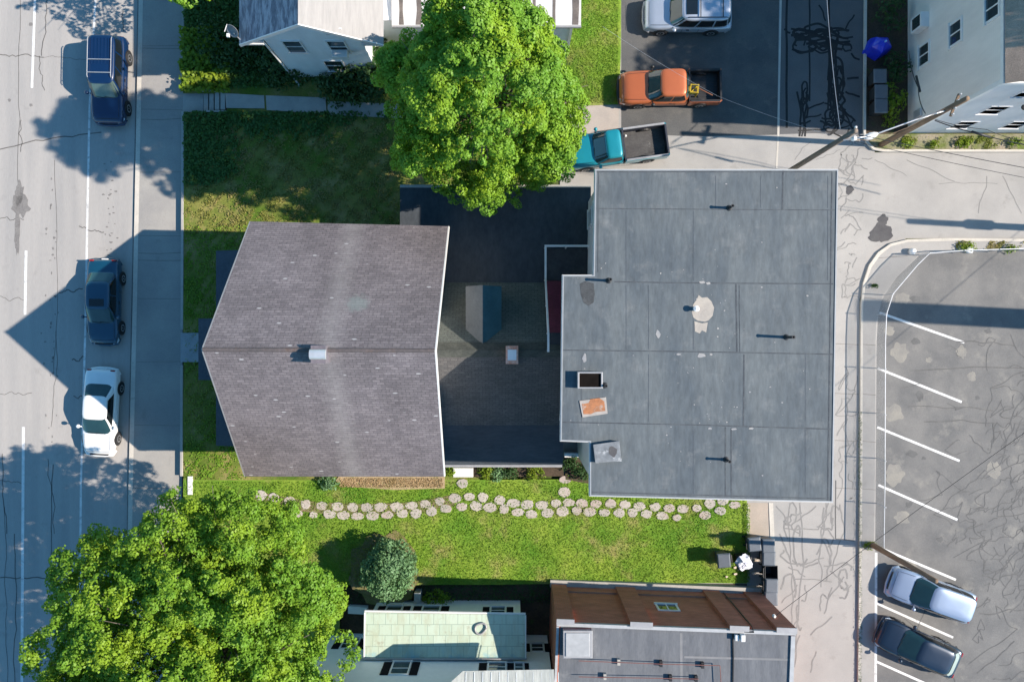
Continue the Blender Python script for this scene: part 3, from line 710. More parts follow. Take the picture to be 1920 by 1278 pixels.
patch([(1297,585),(1300,570),(1306,562),(1310,553),(1316,558),(1326,557),(1334,565),(1339,577),(1336,592),(1329,600),(1322,603),(1308,601),(1300,595)], 'pale_stain', m_spill)
patch([(1302,602),(1316,606),(1327,604),(1324,623),(1316,619),(1312,625),(1303,621)], 'pale_stain', m_spill, .0065)
m_fleck = M_noise('pale_flecks', (.34,.33,.32), (.24,.25,.27), 3, .1, 10)
fl = MB()
random.seed(5)
for _ in range(70):
    x = random.gauss(1320, 55) if random.random() < .5 else random.uniform(1070, 1555); y = random.gauss(670, 110) if random.random() < .6 else random.uniform(330, 925)
    if (x < 1120 and (y < 520 or y > 820)) or x > 1555 or y < 325 or y > 925 or x < 1060: continue
    sc = random.uniform(.5, 1.5)
    fl.face([(P(a, b, HF).x, P(a, b, HF).y, HF + .0085) for a, b in blob(x, y, sc * random.uniform(.7, 1.6), sc, 7, .3)])
for x, y, a, b in ((1315,666,8,4),(1272,664,4,2),(1333,664,3,2),(1317,529,5,2.5),(1328,531,4,2.5),(1096,672,4,9),(1234,626,4,8),(1376,804,5,2),(1408,803,5,2),(1331,803,4,2)):
    fl.face([(P(c_, d, HF).x, P(c_, d, HF).y, HF + .0088) for c_, d in blob(x, y, a, b, 12, .25)])
fl.build('roof_flecks', m_fleck, froof, fixn=False)['kind'] = 'stuff'
for (x, y, h, rr) in ((1367,390,.55,.055), (1141,526,.68,.055), (1474,632,.88,.06), (1134,722,.45,.05), (1361,861,.58,.055)):
    b = P(x, y, HF); q = MB(); q.lathe(b, [(rr*1.0, 0), (rr, h), (rr*1.25, h), (rr*1.25, h+.03), (rr*.7, h+.03), (rr*.7, h-.05)], 12)
    q.lathe(b, [(.13, .008), (.12, .015), (.08, .04), (.07, .14), (.04, .14)], 14); q.build('vent_pipe', m_pipe, froof)
b = P(1303, 579, HF); q = MB(); q.lathe(b, [(.09,0),(.09,.22),(.13,.24),(.13,.29),(.03,.34)], 12); q.build('vent_cap', m_white, froof)
# open roof hatch
b0, b1 = P(1083,697,HF+.35), P(1130,728,HF+.35); q = MB()
xa, xb, ya, yb = b0.x, b1.x, b1.y, b0.y
for (p0, p1, q0, q1) in ((xa, xa+.07, ya, yb), (xb-.07, xb, ya, yb), (xa+.07, xb-.07, ya, ya+.06), (xa+.07, xb-.07, yb-.06, yb)):
    q.box(p0, p1, q0, q1, HF - .02, HF + .38)
hk = q.build('hatch_curb', m_gutter, froof, bevel=.01)
q = MB(); q.box(xa + .071, xb - .071, ya + .061, yb - .061, HF + .02, HF + .30); q.build('hatch_dark_inside', M_plain('hatch_shade_black', (.008,.006,.005), .9, var=.3, spec=.1), froof)  # near-black block: shade inside the open hatch, put into the colour
# windows on the walls
wx = (WP[0].x + WP[7].x) / 2
for z in (5.6, 8.2):
    window(fb, (wx - .0, 6.0, z), (0,1,0), .9, 1.4, (-1,0,0)); 
ys = (WP[2].y + WP[3].y) / 2
for x in (5, 8, 11): 
    for z in (1.8, 4.8, 7.8): window(fb, (x, WP[3].y + (WP[2].y - WP[3].y) * (x - WP[3].x) / (WP[2].x - WP[3].x), z), (1,-.025,0), 1, 1.4, (0,-1,0))
for y in (-4, 0, 4):
    for z in (1.8, 4.8, 7.8): window(fb, (WP[1].x + (WP[2].x - WP[1].x) * (WP[1].y - y) / (WP[1].y - WP[2].y), y, z), (0,1,0), 1, 1.4, (1,0,0))
for x in (5.5, 8.5, 11.5):
    for z in (4.8, 7.8): window(fb, (x, WP[0].y, z), (1,0,0), 1, 1.4, (0,1,0))
# loose boards lying on the roof
def board(pts, z, th, m, name, label, cat):
    q = MB(); q.prism([(P(x, y, z).x, P(x, y, z).y) for x, y in pts], z, z + th); return tag(q.build(name, m, bevel=.01), label, cat)
m_rust = M_noise('rusty_orange_paint', (.42,.165,.07), (.30,.145,.08), 1.6, .25, 8, (.36,.33,.30), 2.2, .52, .62, .8)
board([(1086,751),(1136,744),(1139,775),(1092,782)], HF + .01, .03, M_noise('bleached_edge', (.40,.36,.33), (.32,.3,.28), 2, .15, 8), 'plywood_sheet', 'flat sheet with a rusty orange centre and pale edges, lying on the big flat roof', 'sheet')
ob = bpy.data.objects['plywood_sheet']
q = MB(); q.face([(P(x, y, HF+.045).x, P(x, y, HF+.045).y, HF + .045) for x, y in [(1091,757),(1104,755),(1107,748),(1124,746),(1133,752),(1135,770),(1116,772),(1108,776),(1094,776)]]); q.build('rust_coat', m_rust, ob, fixn=False)
ot = board([(1112,833),(1161,826),(1165,864),(1116,867)], HF + .22, .04, M_noise('scuffed_grey_panel', (.22,.235,.25), (.15,.165,.18), 2, .2, 6, (.40,.41,.42), 2.5, .58, .68), 'roof_panel', 'scuffed grey panel with a dark blotch, propped near the inner corner of the big flat roof', 'panel')
q = MB(); q.face([(P(x, y, HF+.263).x, P(x, y, HF+.263).y, HF + .264) for x, y in blob(1149,846,9,10,14,.2)]); q.build('dark_blotch', m_patch, ot, fixn=False)
q = MB(); 
for x, y in ((1115,836),(1158,829),(1162,861),(1119,864)):
    p = P(x, y, HF + .1); q.box(p.x-.06, p.x+.06, p.y-.06, p.y+.06, HF, HF + .225)
q.build('panel_legs', m_gutter, ot)

# ------------------------------------------------------------------ low connector and middle wing
mw = thing('middle_wing', 'lower dark-roofed wing joining the gabled house and the flat-roofed building', 'house wing', (0, 0, .2))
zl = 4.1; xw = P(750,400,zl).x; yn = P(900,352,zl).y
w = MB(); w.box(xw + .15, 4.0, 2.6, yn - .15, 0, zl - .12); w.box(-3.5, 2.55, -6.15, 2.6, 0, 3.0); w.build('wall', m_sidingg, mw)
w = MB(); w.box(xw, 3.99, 2.94, yn, zl - .12, zl); w.build('flat_roof', m_memb2, mw)
w = MB(); w.box(xw, 3.98, yn + .002, yn + .14, zl - .2, zl + .04); w.build('parapet', m_conc, mw)
zr2 = 7.4; yr = -.42
N0 = [(-3.6, 2.95, 4.1), (2.5, 2.95, 4.1), (2.5, yr, zr2), (-3.6, yr, zr2)]
w = MB(); w.slab([Vector(p) for p in N0], .12); w.build('roof', m_roof2n, mw)
S0 = [(-3.6, yr, zr2), (2.5, yr, zr2), (2.5, -4.28, 3.9), (-3.6, -4.28, 3.9)]
w = MB(); w.slab([Vector(p) for p in S0], .12); sroof = w.build('roof', m_roof2, mw)
S1 = [(-3.55, -4.28, 3.9), (2.63, -4.28, 3.9), (2.63, -6.42, 3.08), (-3.55, -6.42, 3.08)]
w = MB(); w.slab([Vector(p) for p in S1], .1); w.build('lean_to_roof', M_noise('dark_roll_roofing', (.040,.05,.062), (.06,.07,.082), .7, .2, 6, rough=.85, stretch=(.4,1.5,1)), mw)
w = MB(); w.box(-3.5, 2.6, -6.54, -6.425, 2.93, 3.06); w.build('gutter', m_gutter, mw)
w = MB()
w.add([(-3.4,2.6,4),( -3.4,yr,7.2),(-3.4,-4.2,3.8),(-3.4,-6.2,3.0),(-3.4,-6.2,2.9),(2.45,2.6,4),(2.45,yr,7.2),(2.45,-4.2,3.8),(2.45,-6.2,3.0),(2.45,-6.2,2.9)], [(0,1,2,3,4),(9,8,7,6,5)])
w.build('gable_wall', m_sidingg, mw)
w = MB(); rc = [(-3.55, yr + .36, zr2 - .34), (2.3, yr + .36, zr2 - .34), (2.3, yr, zr2 + .02), (-3.55, yr, zr2 + .02)]
w.slab([Vector(p) + Vector((0, .01, .03)) for p in rc], .03)
w.slab([Vector(p) + Vector((0, 0, .03)) for p in [(-3.55, yr, zr2 + .02), (2.3, yr, zr2 + .02), (2.3, yr - .34, zr2 - .27), (-3.55, yr - .34, zr2 - .27)]], .03)
w.build('ridge_cap', M_noise('dark_ridge_shingle', (.05,.055,.05), (.075,.08,.07), 3, .3, 9), mw)
cb = P(960, 665, 7.9)
w = MB(); w.box(cb.x - .27, cb.x + .27, cb.y - .40, cb.y + .40, 6.6, 8.0); chm = w.build('chimney', m_chim, mw)
w = MB(); w.box(cb.x - .285, cb.x + .285, cb.y - .415, cb.y + .415, 7.92, 8.012); w.build('crown', M_noise('brick_crown', (.58,.24,.15), (.66,.42,.33), 5, .2, 12), chm)
w = MB(); w.box(cb.x - .20, cb.x + .20, cb.y - .24, cb.y + .24, 8.0, 8.07); w.build('flue', m_white, chm)
# little gabled dormer on the north slope
dr = MB(); xl, xr_, xm = -2.2, -.5, -1.37; zd, ze = 7.15, 6.45; yf = 2.6
dr.slab([Vector((xl, yf, ze)), Vector((xl, .45, ze)), Vector((xm, -.2, zd)), Vector((xm, yf, zd))], .06); dm = dr.build('dormer', M_noise('grey_metal_sheet', (.17,.18,.18), (.13,.14,.14), 1.2, .12, 8, rough=.7), mw)
dr = MB(); dr.slab([Vector((xm, yf, zd)), Vector((xm, -.2, zd)), Vector((xr_, .45, ze)), Vector((xr_, yf, ze))], .06); dr.build('dormer_roof', M_noise('teal_metal_sheet', (.045,.115,.13), (.03,.085,.10), 1.2, .12, 8, rough=.7), dm)
dr = MB(); dr.add([(xl+.1,yf-.1,4.3),(xr_-.1,yf-.1,4.3),(xr_-.1,yf-.1,ze),(xm,yf-.1,zd-.08),(xl+.1,yf-.1,ze),
    (xl+.1,.3,4.3),(xr_-.1,.3,4.3),(xr_-.1,.3,ze),(xm,.3,zd-.08),(xl+.1,.3,ze)], [(0,1,2,3,4),(0,4,9,5),(1,6,7,2),(5,9,8,7,6)]); dr.build('dormer_wall', m_sidingg, dm)
window(mw, (-1, -6.15, 1.8), (1,0,0), 1, 1.3, (0,-1,0)); window(mw, (1.2, -6.15, 1.8), (1,0,0), 1, 1.3, (0,-1,0))
q = MB(); q.box(-3.0, -2.1, -6.2, -6.13, .56, 2.6); q.build('door', m_maroon, mw)
# outside stair with white rail
st = thing('outside_stair', 'maroon outside stair with a white handrail in the dark notch of the flat-roofed building', 'staircase', (2, 2, 4.1))
q = MB(); q.box(1.70, 3.85, 3.05, 4.62, 4.18, 4.28); q.build('landing', m_deck, st)
q = MB(); q.box(1.70, 2.46, -.35, .38, 7.12, 7.2); q.build('top_landing', m_deck, st)
for i in range(11):
    y = 3.0 - i * .24; z = 4.5 + i * .245; q = MB(); q.box(1.72, 2.46, y - .25, y, z - .05, z); q.build('tread', m_maroon, st)
q = MB()
q.box(1.60, 1.70, 3.0, 4.72, 5.15, 5.21); q.box(1.70, 3.95, 4.62, 4.72, 5.15, 5.21)
q.tube([(1.65, 3.05, 5.19), (1.65, .35, 8.1)], .05, 6); q.box(1.60, 1.70, -.5, .35, 8.08, 8.14)
q.build('handrail', m_white, st)
for (x, y, z0, z1) in ((1.65,4.67,4.15,5.15),(1.65,3.05,4.15,5.15),(2.7,4.67,4.15,5.15),(1.65,1.7,5.4,6.65),(1.65,.35,7,8.08),(1.65,-.45,7,8.08)):
    q = MB(); q.box(x-.03, x+.03, y-.03, y+.03, z0, z1); q.build('rail_post', m_white, st)

# ------------------------------------------------------------------ white house, top
wh = thing('white_gabled_house', 'white clapboard house with a gable roof tinted blue-grey for shade and pale for sun, beside the big maple', 'house', (-9.6, 18, .3))
xl, xm, xr_ = -12.0, -9.65, -7.3; yf = 14.55
w = MB(); w.add([(xl,yf,.2),(xr_,yf,.2),(xr_,yf,6.5),(xm,yf,8.15),(xl,yf,6.5),(xl,26,.2),(xr_,26,.2),(xr_,26,6.5),(xm,26,8.15),(xl,26,6.5)], [(0,1,2,3,4),(5,9,8,7,6),(0,4,9,5),(1,6,7,2)])
w.build('wall', m_sidingw, wh)
w = MB(); w.slab([Vector((-13.15,14.3,5.95)), Vector((xm,14.3,8.4)), Vector((xm,26.3,8.4)), Vector((-13.15,26.3,5.95))], .12); w1 = w.build('roof', m_roofshade, wh)
w = MB(); w.slab([Vector((xm,14.3,8.4)), Vector((-6.2,14.3,5.9)), Vector((-6.2,26.3,5.9)), Vector((xm,26.3,8.4))], .12); w2 = w.build('roof', m_roofsun, wh)
for a, b in (((-13.15,14.29,5.95),(xm,14.29,8.4)), ((-6.2,14.29,5.9),(xm,14.29,8.4))):
    a = Vector(a); b = Vector(b); dz = Vector((0,0,-.24)); dy = Vector((0,-.05,0)); up = Vector((0,0,.02))
    q = MB(); q.add([a+up,b+up,b+dz,a+dz,a+up+dy,b+up+dy,b+dz+dy,a+dz+dy], [(0,1,2,3),(4,7,6,5),(0,4,5,1),(3,2,6,7),(0,3,7,4),(1,5,6,2)]); q.build('rake_board', m_white, w1)
q = MB(); q.box(-13.0, -12.02, 14.33, 14.9, 5.7, 5.82); q.box(-7.28, -6.3, 14.33, 14.9, 5.6, 5.75); q.build('cornice_return', m_white, wh)
for (x, z, ww, hh) in ((-10.75, 5.0, .95, 1.5), (-8.6, 5.0, .95, 1.5), (-9.35, 2.3, 1.05, 1.5), (-8.35, 7.0, .8, .5)):
    window(wh, (x, yf, z), (1,0,0), ww, hh, (0,-1,0), bars=1, fw=.07)
q = MB(); q.box(-9.0, -8.2, yf-.42, yf-.05, 4.25, 4.7); q.build('air_conditioner', m_white, wh, bevel=.02)
for y in (17, 20): window(wh, (xl, y, 5), (0,1,0), .9, 1.5, (-1,0,0)); 
# metal roofed side wing
w = MB(); w.box(-7.28, 3.1, 16.3, 24, 0, 3.85); w.build('side_wall', m_sidingw, wh)
mr = MB(); mr.slab([Vector((-6.1,15.98,3.95)), Vector((3.5,15.98,3.95)), Vector((3.5,24.3,4.7)), Vector((-6.1,24.3,4.7))], .1)
m_metal = M_noise('white_metal_sheet', (.66,.65,.64), (.58,.57,.565), .8, .06, 10, (.42,.40,.38), 1.2, .6, .75, .5, .05)
wr = mr.build('metal_roof', m_metal, wh)
q = MB()
for i in range(10):
    x = -5.65 + i * .98 + random.uniform(-.08, .08); wd = random.uniform(.14, .30); pl = []; pr_ = []
    for jj in range(12):
        y = 16.02 + jj * .7; z = 3.954 + (y - 15.98) * .0901 + .004
        pl.append((x - wd * random.uniform(.3, .7), y, z)); pr_.append((x + wd * random.uniform(.3, .7), y, z))
    q.add(pl + pr_, [(jj, 12 + jj, 13 + jj, jj + 1) for jj in range(11)])
q.build('rust_streak', M_noise('rusty_dark_streak', (.12,.105,.10), (.18,.155,.14), 2, .2, 9), wr, fixn=False)
q = MB(); q.box(-6.1, 3.52, 15.9, 15.975, 3.8, 3.93); q.build('gutter', m_gutter, wr)
q = MB(); q.box(3.02, 3.16, 16.22, 16.3, 0, 3.8); q.build('corner_board', m_white, wh)
window(wh, (1.6, 16.3, 2), (1,0,0), 1, 1.3, (0,-1,0))
q = MB(); q.tube([(xl - .05, yf - .06, 5.6), (xl - .05, yf - .06, .6), (xl + .3, yf - .5, .45)], .05, 8); q.build('downspout', m_white, wh)
# satellite dish
sd = thing('satellite_dish', 'grey satellite dish on the corner of the roof slope tinted blue-grey for shade', 'dish', (-13.2, 14.5, 6.0))
q = MB(); dc = Vector((-13.25, 14.72, 6.55)); nd = Vector((-.35, -.75, .55)).normalized(); a = nd.orthogonal().normalized(); b = nd.cross(a); vs = [dc - nd * .08]; fs_ = []
for ring, (rr, dd) in enumerate(((.15, -.06), (.27, .0), (.34, .06))):
    for i in range(20):
        t = 2 * math.pi * i / 20; vs.append(dc + (a * math.cos(t) + b * math.sin(t)) * rr + nd * dd)
for i in range(20): fs_.append((0, 1 + i, 1 + (i + 1) % 20))
for r_ in range(2):
    for i in range(20): fs_.append((1 + r_*20 + i, 1 + (r_+1)*20 + i, 1 + (r_+1)*20 + (i+1) % 20, 1 + r_*20 + (i+1) % 20))
q.add(vs, fs_); do = q.build('reflector', M_plain('dish_grey', (.20,.215,.23), .5, .1), sd, smooth=True); md = do.modifiers.new('s', 'SOLIDIFY'); md.thickness = .02
q = MB(); q.tube([(-13.1, 14.5, 5.98), (-13.2, 14.6, 6.5)], .03, 8); q.build('mast', m_steel, sd)
q = MB(); q.tube([dc - b * .35, dc + nd * .42 - b * .2], .018, 6); q.box(dc.x+nd.x*.42-.06, dc.x+nd.x*.42+.06, dc.y+nd.y*.42-.08, dc.y+nd.y*.42+.08, dc.z+nd.z*.42-.1, dc.z+nd.z*.42+.02); q.build('feed_arm', m_white, sd)

# ------------------------------------------------------------------ tan three-storey house, upper right
th = thing('tan_house', 'three-storey taupe clapboard house standing at the corner of the lane', 'house', (27, 18, 0))
hx, hy, ht = 22.05, 11.6, 8.9
w = MB(); w.box(hx, 32.2, hy, 34, 0, ht - .3); w.build('wall', m_sidingt, th)
w = MB(); w.slab([Vector((hx - .12, hy - .12, ht)), Vector((hx - .12, 34.2, ht)), Vector((27.2, 34.2, 11.7)), Vector((27.2, hy - .12, 11.7))], .14)
w.slab([Vector((27.2, hy - .12, 11.7)), Vector((27.2, 34.2, 11.7)), Vector((32.4, 34.2, ht)), Vector((32.4, hy - .12, ht))], .14); w.build('roof', m_gravel, th)
w = MB(); w.prism([(hx + .02, hy + .01), (32.2, hy + .01), (27.2, hy + .01)], 0, 1) if False else None
w.add([(hx + .1, hy + .02, ht - .1), (32.2, hy + .02, ht - .1), (27.2, hy + .02, 11.5), (hx + .1, 33.9, ht - .1), (32.2, 33.9, ht - .1), (27.2, 33.9, 11.5)], [(0,1,2),(5,4,3),(0,3,4,1),(1,4,5,2),(2,5,3,0)]); w.build('gable_wall', m_sidingg, th)
q = MB()
q.box(hx - .10, hx + .1, hy - .10, 34, ht - .38, ht - .16); q.box(hx + .1, 32.3, hy - .10, hy - .021, ht - .38, ht - .16)
q.build('cornice', m_white, th)
q = MB(); q.box(hx - .025, hx + .18, hy - .03, hy + .18, 0, ht - .25); q.build('corner_board', m_white, th)
q = MB(); q.box(hx + .18, 32.2, hy - .02, hy - .001, 0, ht - .26); q.build('south_wall', m_sidingg, th)
for y in (15.3, 19.6, 24): 
    for z in (2.0, 5.0, 8.0 if y < 16 else 7.9): window(th, (hx, y, z - .15), (0,1,0), 1.25, 1.05, (-1,0,0), vert=True, fw=.12)
for x in (24.2, 27.0, 30):
    for z in (1.7, 4.4, 7.2): window(th, (x, hy - .02, z), (1,0,0), 1.05, 1.3, (0,-1,0), frame=m_sidingg, fw=.06, depth=.03)
q = MB(); q.box(hx - .45, hx - .002, 16.6, 17.4, 1.2, 2.3); q.build('bay', m_white, th, bevel=.02)
q = MB(); q.box(hx - .46, hx - .2, 16.7, 17.3, 1.4, 2.2); q.build('bay_pane', m_glass, th)
lp = MB(); lp.lathe((24.9, hy - .25, 5.6), [(.04,.12),(.12,.1),(.14,0),(.1,-.04)], 12); lp.tube([(24.9, hy - .02, 5.72), (24.9, hy - .25, 5.72)], .02, 6); lp.build('wall_lamp', m_black, th)
mt = MB(); mt.box(hx - .14, hx - .03, 12.1, 12.5, .9, 1.6); mt.build('meter_box', m_steel, th, bevel=.01)

# ------------------------------------------------------------------ white house with mint roof, bottom
bh = thing('white_shuttered_house', 'white house with black shutters and a low mint-green metal roof', 'house', (-3, -17, .1))
w = MB(); w.prism([(-9.95,-16.25), (-9.95,-28), (1.95,-28), (1.95,-16.35)], 0, 6.3); w.build('wall', m_whitew, bh)
w = MB(); w.prism([(-9.95,-16.25), (-9.95,-28), (-3.9,-28), (-3.9,-16.3)], 6.3, 8.4); w.build('upper_wall', m_whitew, bh)
w = MB(); w.slab([Vector((-10.3,-15.9,8.3)), Vector((-3.6,-15.9,8.3)), Vector((-3.6,-28,10.4)), Vector((-10.3,-28,10.4))], .1); w.build('upper_roof', m_metal, bh)
ra = P(868,1257,6.4); rb = P(1041,1254,6.4)
w = MB(); w.slab([Vector((ra.x, ra.y, 6.4)), Vector((2.0, rb.y, 6.4)), Vector((2.0, -22.5, 9.0)), Vector((-3.85, -22.5, 9.0)), Vector((-3.85, -16.9, 6.87))], .08)
m_corr = M_noise('streaked_metal_roof', (.52,.53,.49), (.36,.38,.36), .7, .2, 3, (.36,.28,.22), 1.4, .6, .72, .5, .05, (5,.25,1))
er = w.build('metal_roof', m_corr, bh)
q = MB()
for i in range(12):
    x = -2.2 + i * .4; z = lambda y: 4.46 + (-16.45 - y) * .42
    q.tube([(x, -15.75, 6.43), (x, -22.4, 8.99)], .022, 4)
q.build('seam_rib', m_steel, er)
# low front part
w = MB(); w.box(-7.45, .45, -16.3, -14.42, 0, 3.2); w.build('front_wall', m_whitew, bh)
MT = [Vector((-7.6,-13.98,3.3)), Vector((.70,-14.12,3.3)), Vector((.70,-16.2,3.75)), Vector((-7.55,-16.2,3.75))]
m, nt, b = nodes_of('mint_seamed_metal')
tc = nt.nodes.new('ShaderNodeTexCoord'); br = nt.nodes.new('ShaderNodeTexBrick'); nt.links.new(tc.outputs['Object'], br.inputs['Vector'])
br.inputs['Scale'].default_value = 1; br.inputs['Brick Width'].default_value = .62; br.inputs['Row Height'].default_value = .52; br.inputs['Mortar Size'].default_value = .012
br.inputs['Color1'].default_value = (.46,.56,.45,1); br.inputs['Color2'].default_value = (.52,.61,.50,1); br.inputs['Mortar'].default_value = (.26,.34,.28,1)
sp = nt.nodes.new('ShaderNodeSeparateXYZ'); nt.links.new(tc.outputs['Object'], sp.inputs[0])
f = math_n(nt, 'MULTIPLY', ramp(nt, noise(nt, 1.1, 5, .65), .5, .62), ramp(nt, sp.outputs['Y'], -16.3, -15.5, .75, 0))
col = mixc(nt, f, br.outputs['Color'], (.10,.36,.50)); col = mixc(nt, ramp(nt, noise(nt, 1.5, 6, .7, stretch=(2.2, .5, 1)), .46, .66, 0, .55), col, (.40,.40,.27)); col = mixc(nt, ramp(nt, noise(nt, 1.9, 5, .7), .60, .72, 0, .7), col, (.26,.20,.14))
nt.links.new(col, b.inputs['Base Color']); b.inputs['Roughness'].default_value = .5; MATS['mint'] = m
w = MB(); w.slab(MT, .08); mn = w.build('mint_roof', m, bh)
q = MB(); q.tube([MT[0] + Vector((0,.06,-.03)), MT[1] + Vector((0,.06,-.03))], .06, 6); q.tube([MT[0], MT[3]], .035, 6); q.tube([MT[1], MT[2]], .035, 6); q.build('gutter', m_white, mn)
q = MB(); q.tube([MT[3] + Vector((-.25,.02,.05)), MT[2] + Vector((.05,.02,.05))], .05, 6); q.build('flashing', m_gutter, mn)
hs = P(901, 1177, 3.45)
for (x, ww, hh) in ((-6.35, .9, 1.15), (-4.35, 1.0, 1.15), (-.75, .85, .9)):
    window(bh, (x, -14.42, 1.75), (1,0,0), ww, hh * 1.15, (0,1,0), shutters=True, fw=.07)
window(bh, (-5.55, -16.27, 4.75), (1,0,0), .95, 1.5, (0,1,0), shutters=True, fw=.07)
window(bh, (-.75, -16.33, 4.45), (1,0,0), .95, .95, (0,1,0), shutters=True, fw=.07); window(bh, (.35, -16.34, 4.45), (1,0,0), .5, .95, (0,1,0), shutters=True, fw=.06)
window(bh, (-8.7, -16.25, 1.6), (1,0,0), .9, 1.4, (0,1,0), shutters=True, fw=.07)
window(bh, (1.35, -16.35, 1.9), (1,0,0), .7, 1.1, (0,1,0), shutters=True, fw=.06)
q = MB(); q.box(-5.35, -5.0, -14.28, -13.75, .05, .9); tag(q.build('utility_cabinet', m_steel, bevel=.03), 'small pale metal cabinet against the wall of the white shuttered house', 'cabinet')
ho_ = MB()
tor = []
for i in range(21):
    t = 2 * math.pi * i / 20; rr = .27 * (1 + .12 * math.sin(2 * t + .5) + .06 * math.sin(3 * t)); tor.append((hs.x + rr * math.cos(t), hs.y + rr * math.sin(t), 3.3 + .21 * (-14.03 - hs.y - rr * math.sin(t)) + .05))
ho_.tube(tor, .055, 6); tag(ho_.build('hose_ring', m_gutter, smooth=True), 'dark grey ring lying on the mint-green roof', 'hose')
slabthing('garden_bench', [(656,1131),(691,1133),(691,1146),(656,1144)], .06, .5, 'pale bench slab in the dark gap under the big tree', 'bench', m_white)

# ------------------------------------------------------------------ brick building, bottom right
bb = thing('brick_building', 'single-storey red brick building with pilasters and a grey felt roof', 'building', (8, -18, 0))
a0 = Vector((2.17,-13.45,0)); a1 = Vector((13.72,-13.9,0)); u = (a1 - a0).normalized(); nv = Vector((-u.y, u.x, 0)); LB = (a1 - a0).length
def BQ(t, d): p = a0 + u * t + nv * d; return (p.x, p.y)
w = MB(); w.prism([BQ(0, -.14), BQ(LB, -.14), BQ(LB, -14), BQ(0, -14)], 0, 5.72); w.build('wall', m_brick, bb)
w = MB(); w.prism([BQ(-.06, .27), BQ(LB + .06, .27), BQ(LB + .06, -.13), BQ(-.06, -.13)], 0, .45); w.build('foundation', m_conc, bb)
for t0, t1 in ((0, .82), (3.55, 4.6), (8.35, 9.25), (LB - .95, LB)):
    w = MB(); w.prism([BQ(t0, .06), BQ(t1, .06), BQ(t1, -.139), BQ(t0, -.139)], .46, 5.95); w.build('pilaster', m_brick, bb)
    w = MB(); w.prism([BQ(t0 - .02, .08), BQ(t1 + .02, .08), BQ(t1 + .02, -.18), BQ(t0 - .02, -.18)], 5.95, 6.0); w.build('coping', m_gutter, bb)
w = MB(); w.prism([BQ(.82, -.06), BQ(3.55, -.06), BQ(3.55, -.138), BQ(.82, -.138)], .46, 1.2)
w.prism([BQ(4.6, -.06), BQ(8.35, -.06), BQ(8.35, -.138), BQ(4.6, -.138)], .46, 1.2); w.prism([BQ(9.25, -.06), BQ(LB-.95, -.06), BQ(LB-.95, -.138), BQ(9.25, -.138)], .46, 1.2); w.build('brick_plinth', m_brick, bb)
w = MB(); 
w.prism([BQ(0.0, -.14), BQ(LB, -.14), BQ(LB, -.30), BQ(0.0, -.30)], 5.72, 5.9); w.prism([BQ(0.0,-.36), BQ(.12,-.36), BQ(.12,-14), BQ(0.0,-14)], 5.72, 5.8); w.prism([BQ(LB-.2,-.36), BQ(LB,-.36), BQ(LB,-14), BQ(LB-.2,-14)], 5.72, 5.82); w.build('parapet', M_plain('dull_coping', (.36,.375,.39), .6, var=.12), bb)
w = MB(); w.prism([BQ(.2, -.36), BQ(LB - .2, -.36), BQ(LB - .2, -14), BQ(.2, -14)], 5.68, 5.735); br_ = w.build('roof', m_memb3, bb)
cw = a0 + u * 5.9; window(bb, (cw.x + nv.x * -.14, cw.y + nv.y * -.14, 3.1), u, 1.15, .95, nv, vert=True, fw=.1)
q = MB(); q.tube([(*BQ(9.5, -.04), .5), (*BQ(9.5, -.04), 5.6)], .035, 6); q.build('conduit', m_black, bb)
# roof clutter belonging to the building
h0, h1 = P(1056,1182,6.15), P(1111,1234,6.15)
q = MB(); q.box(h0.x, h1.x, h1.y, h0.y, 5.7, 6.12); hb = q.build('roof_hatch', m_gutter, br_, bevel=.02)
q = MB(); q.box(h0.x + .12, h1.x - .14, h1.y + .1, h0.y - .1, 6.11, 6.17); q.build('hatch_lid', M_plain('pale_lid', (.36,.37,.38), .5, var=.1), br_, bevel=.02)
q = MB()
def rp(x, y, z=5.98): p = P(x, y, z); return (p.x, p.y, p.z)
q.tube([rp(1085,1238), rp(1160,1241), rp(1240,1244), rp(1350,1247)], .02, 6); q.tube([rp(1350,1247), rp(1353,1300)], .02, 6)
q.tube([rp(1085,1268), rp(1200,1270), rp(1310,1272)], .02, 6); q.build('gas_pipe', M_plain('red_pipe', (.20,.085,.07), .5, var=.2), br_)
for x, y in ((1160,1240),(1239,1243),(1317,1246),(1134,1267),(1257,1270),(1305,1271)):
    p = P(x, y, 5.85); q = MB(); q.box(p.x - .07, p.x + .07, p.y - .14, p.y + .14, 5.735, 5.93); q.build('pipe_support', m_black if x % 2 else m_conc, br_)
q = MB(); q.strip([(P(x, y, 5.74).x, P(x, y, 5.74).y) for x, y in ((1277,1186),(1278,1300))], .12, 5.739); q.strip([(P(x, y, 5.74).x, P(x, y, 5.74).y) for x, y in ((1283,1231),(1482,1236))], .1, 5.74); q.build('roof_seam', M_noise('pale_seam', (.22,.22,.23), (.18,.185,.19), 2, .1, 8), br_, fixn=False)
q = MB(); q.tube([rp(1374,1183,5.78), rp(1375,1230,5.78), rp(1374,1300,5.78)], .035, 6); q.tube([(*BQ(9.5, -.04), 5.6), (*BQ(9.5, -.2), 5.95), rp(1374,1183,5.78)], .035, 6); q.build('cable', m_black, br_)
p = P(1386,1194,5.95); q = MB(); q.box(p.x - .2, p.x - .02, p.y - .16, p.y + .12, 5.735, 6.0); q.box(p.x + .05, p.x + .25, p.y - .16, p.y + .16, 5.735, 6.12); q.build('junction_box', m_white, br_, bevel=.02)
ins = P(1452,1155,4.6)
q = MB(); q.lathe((ins.x, ins.y, 4.45), [(.05,0),(.09,.05),(.06,.1),(.09,.15),(.05,.22)], 10); q.build('insulator', m_white, bb)

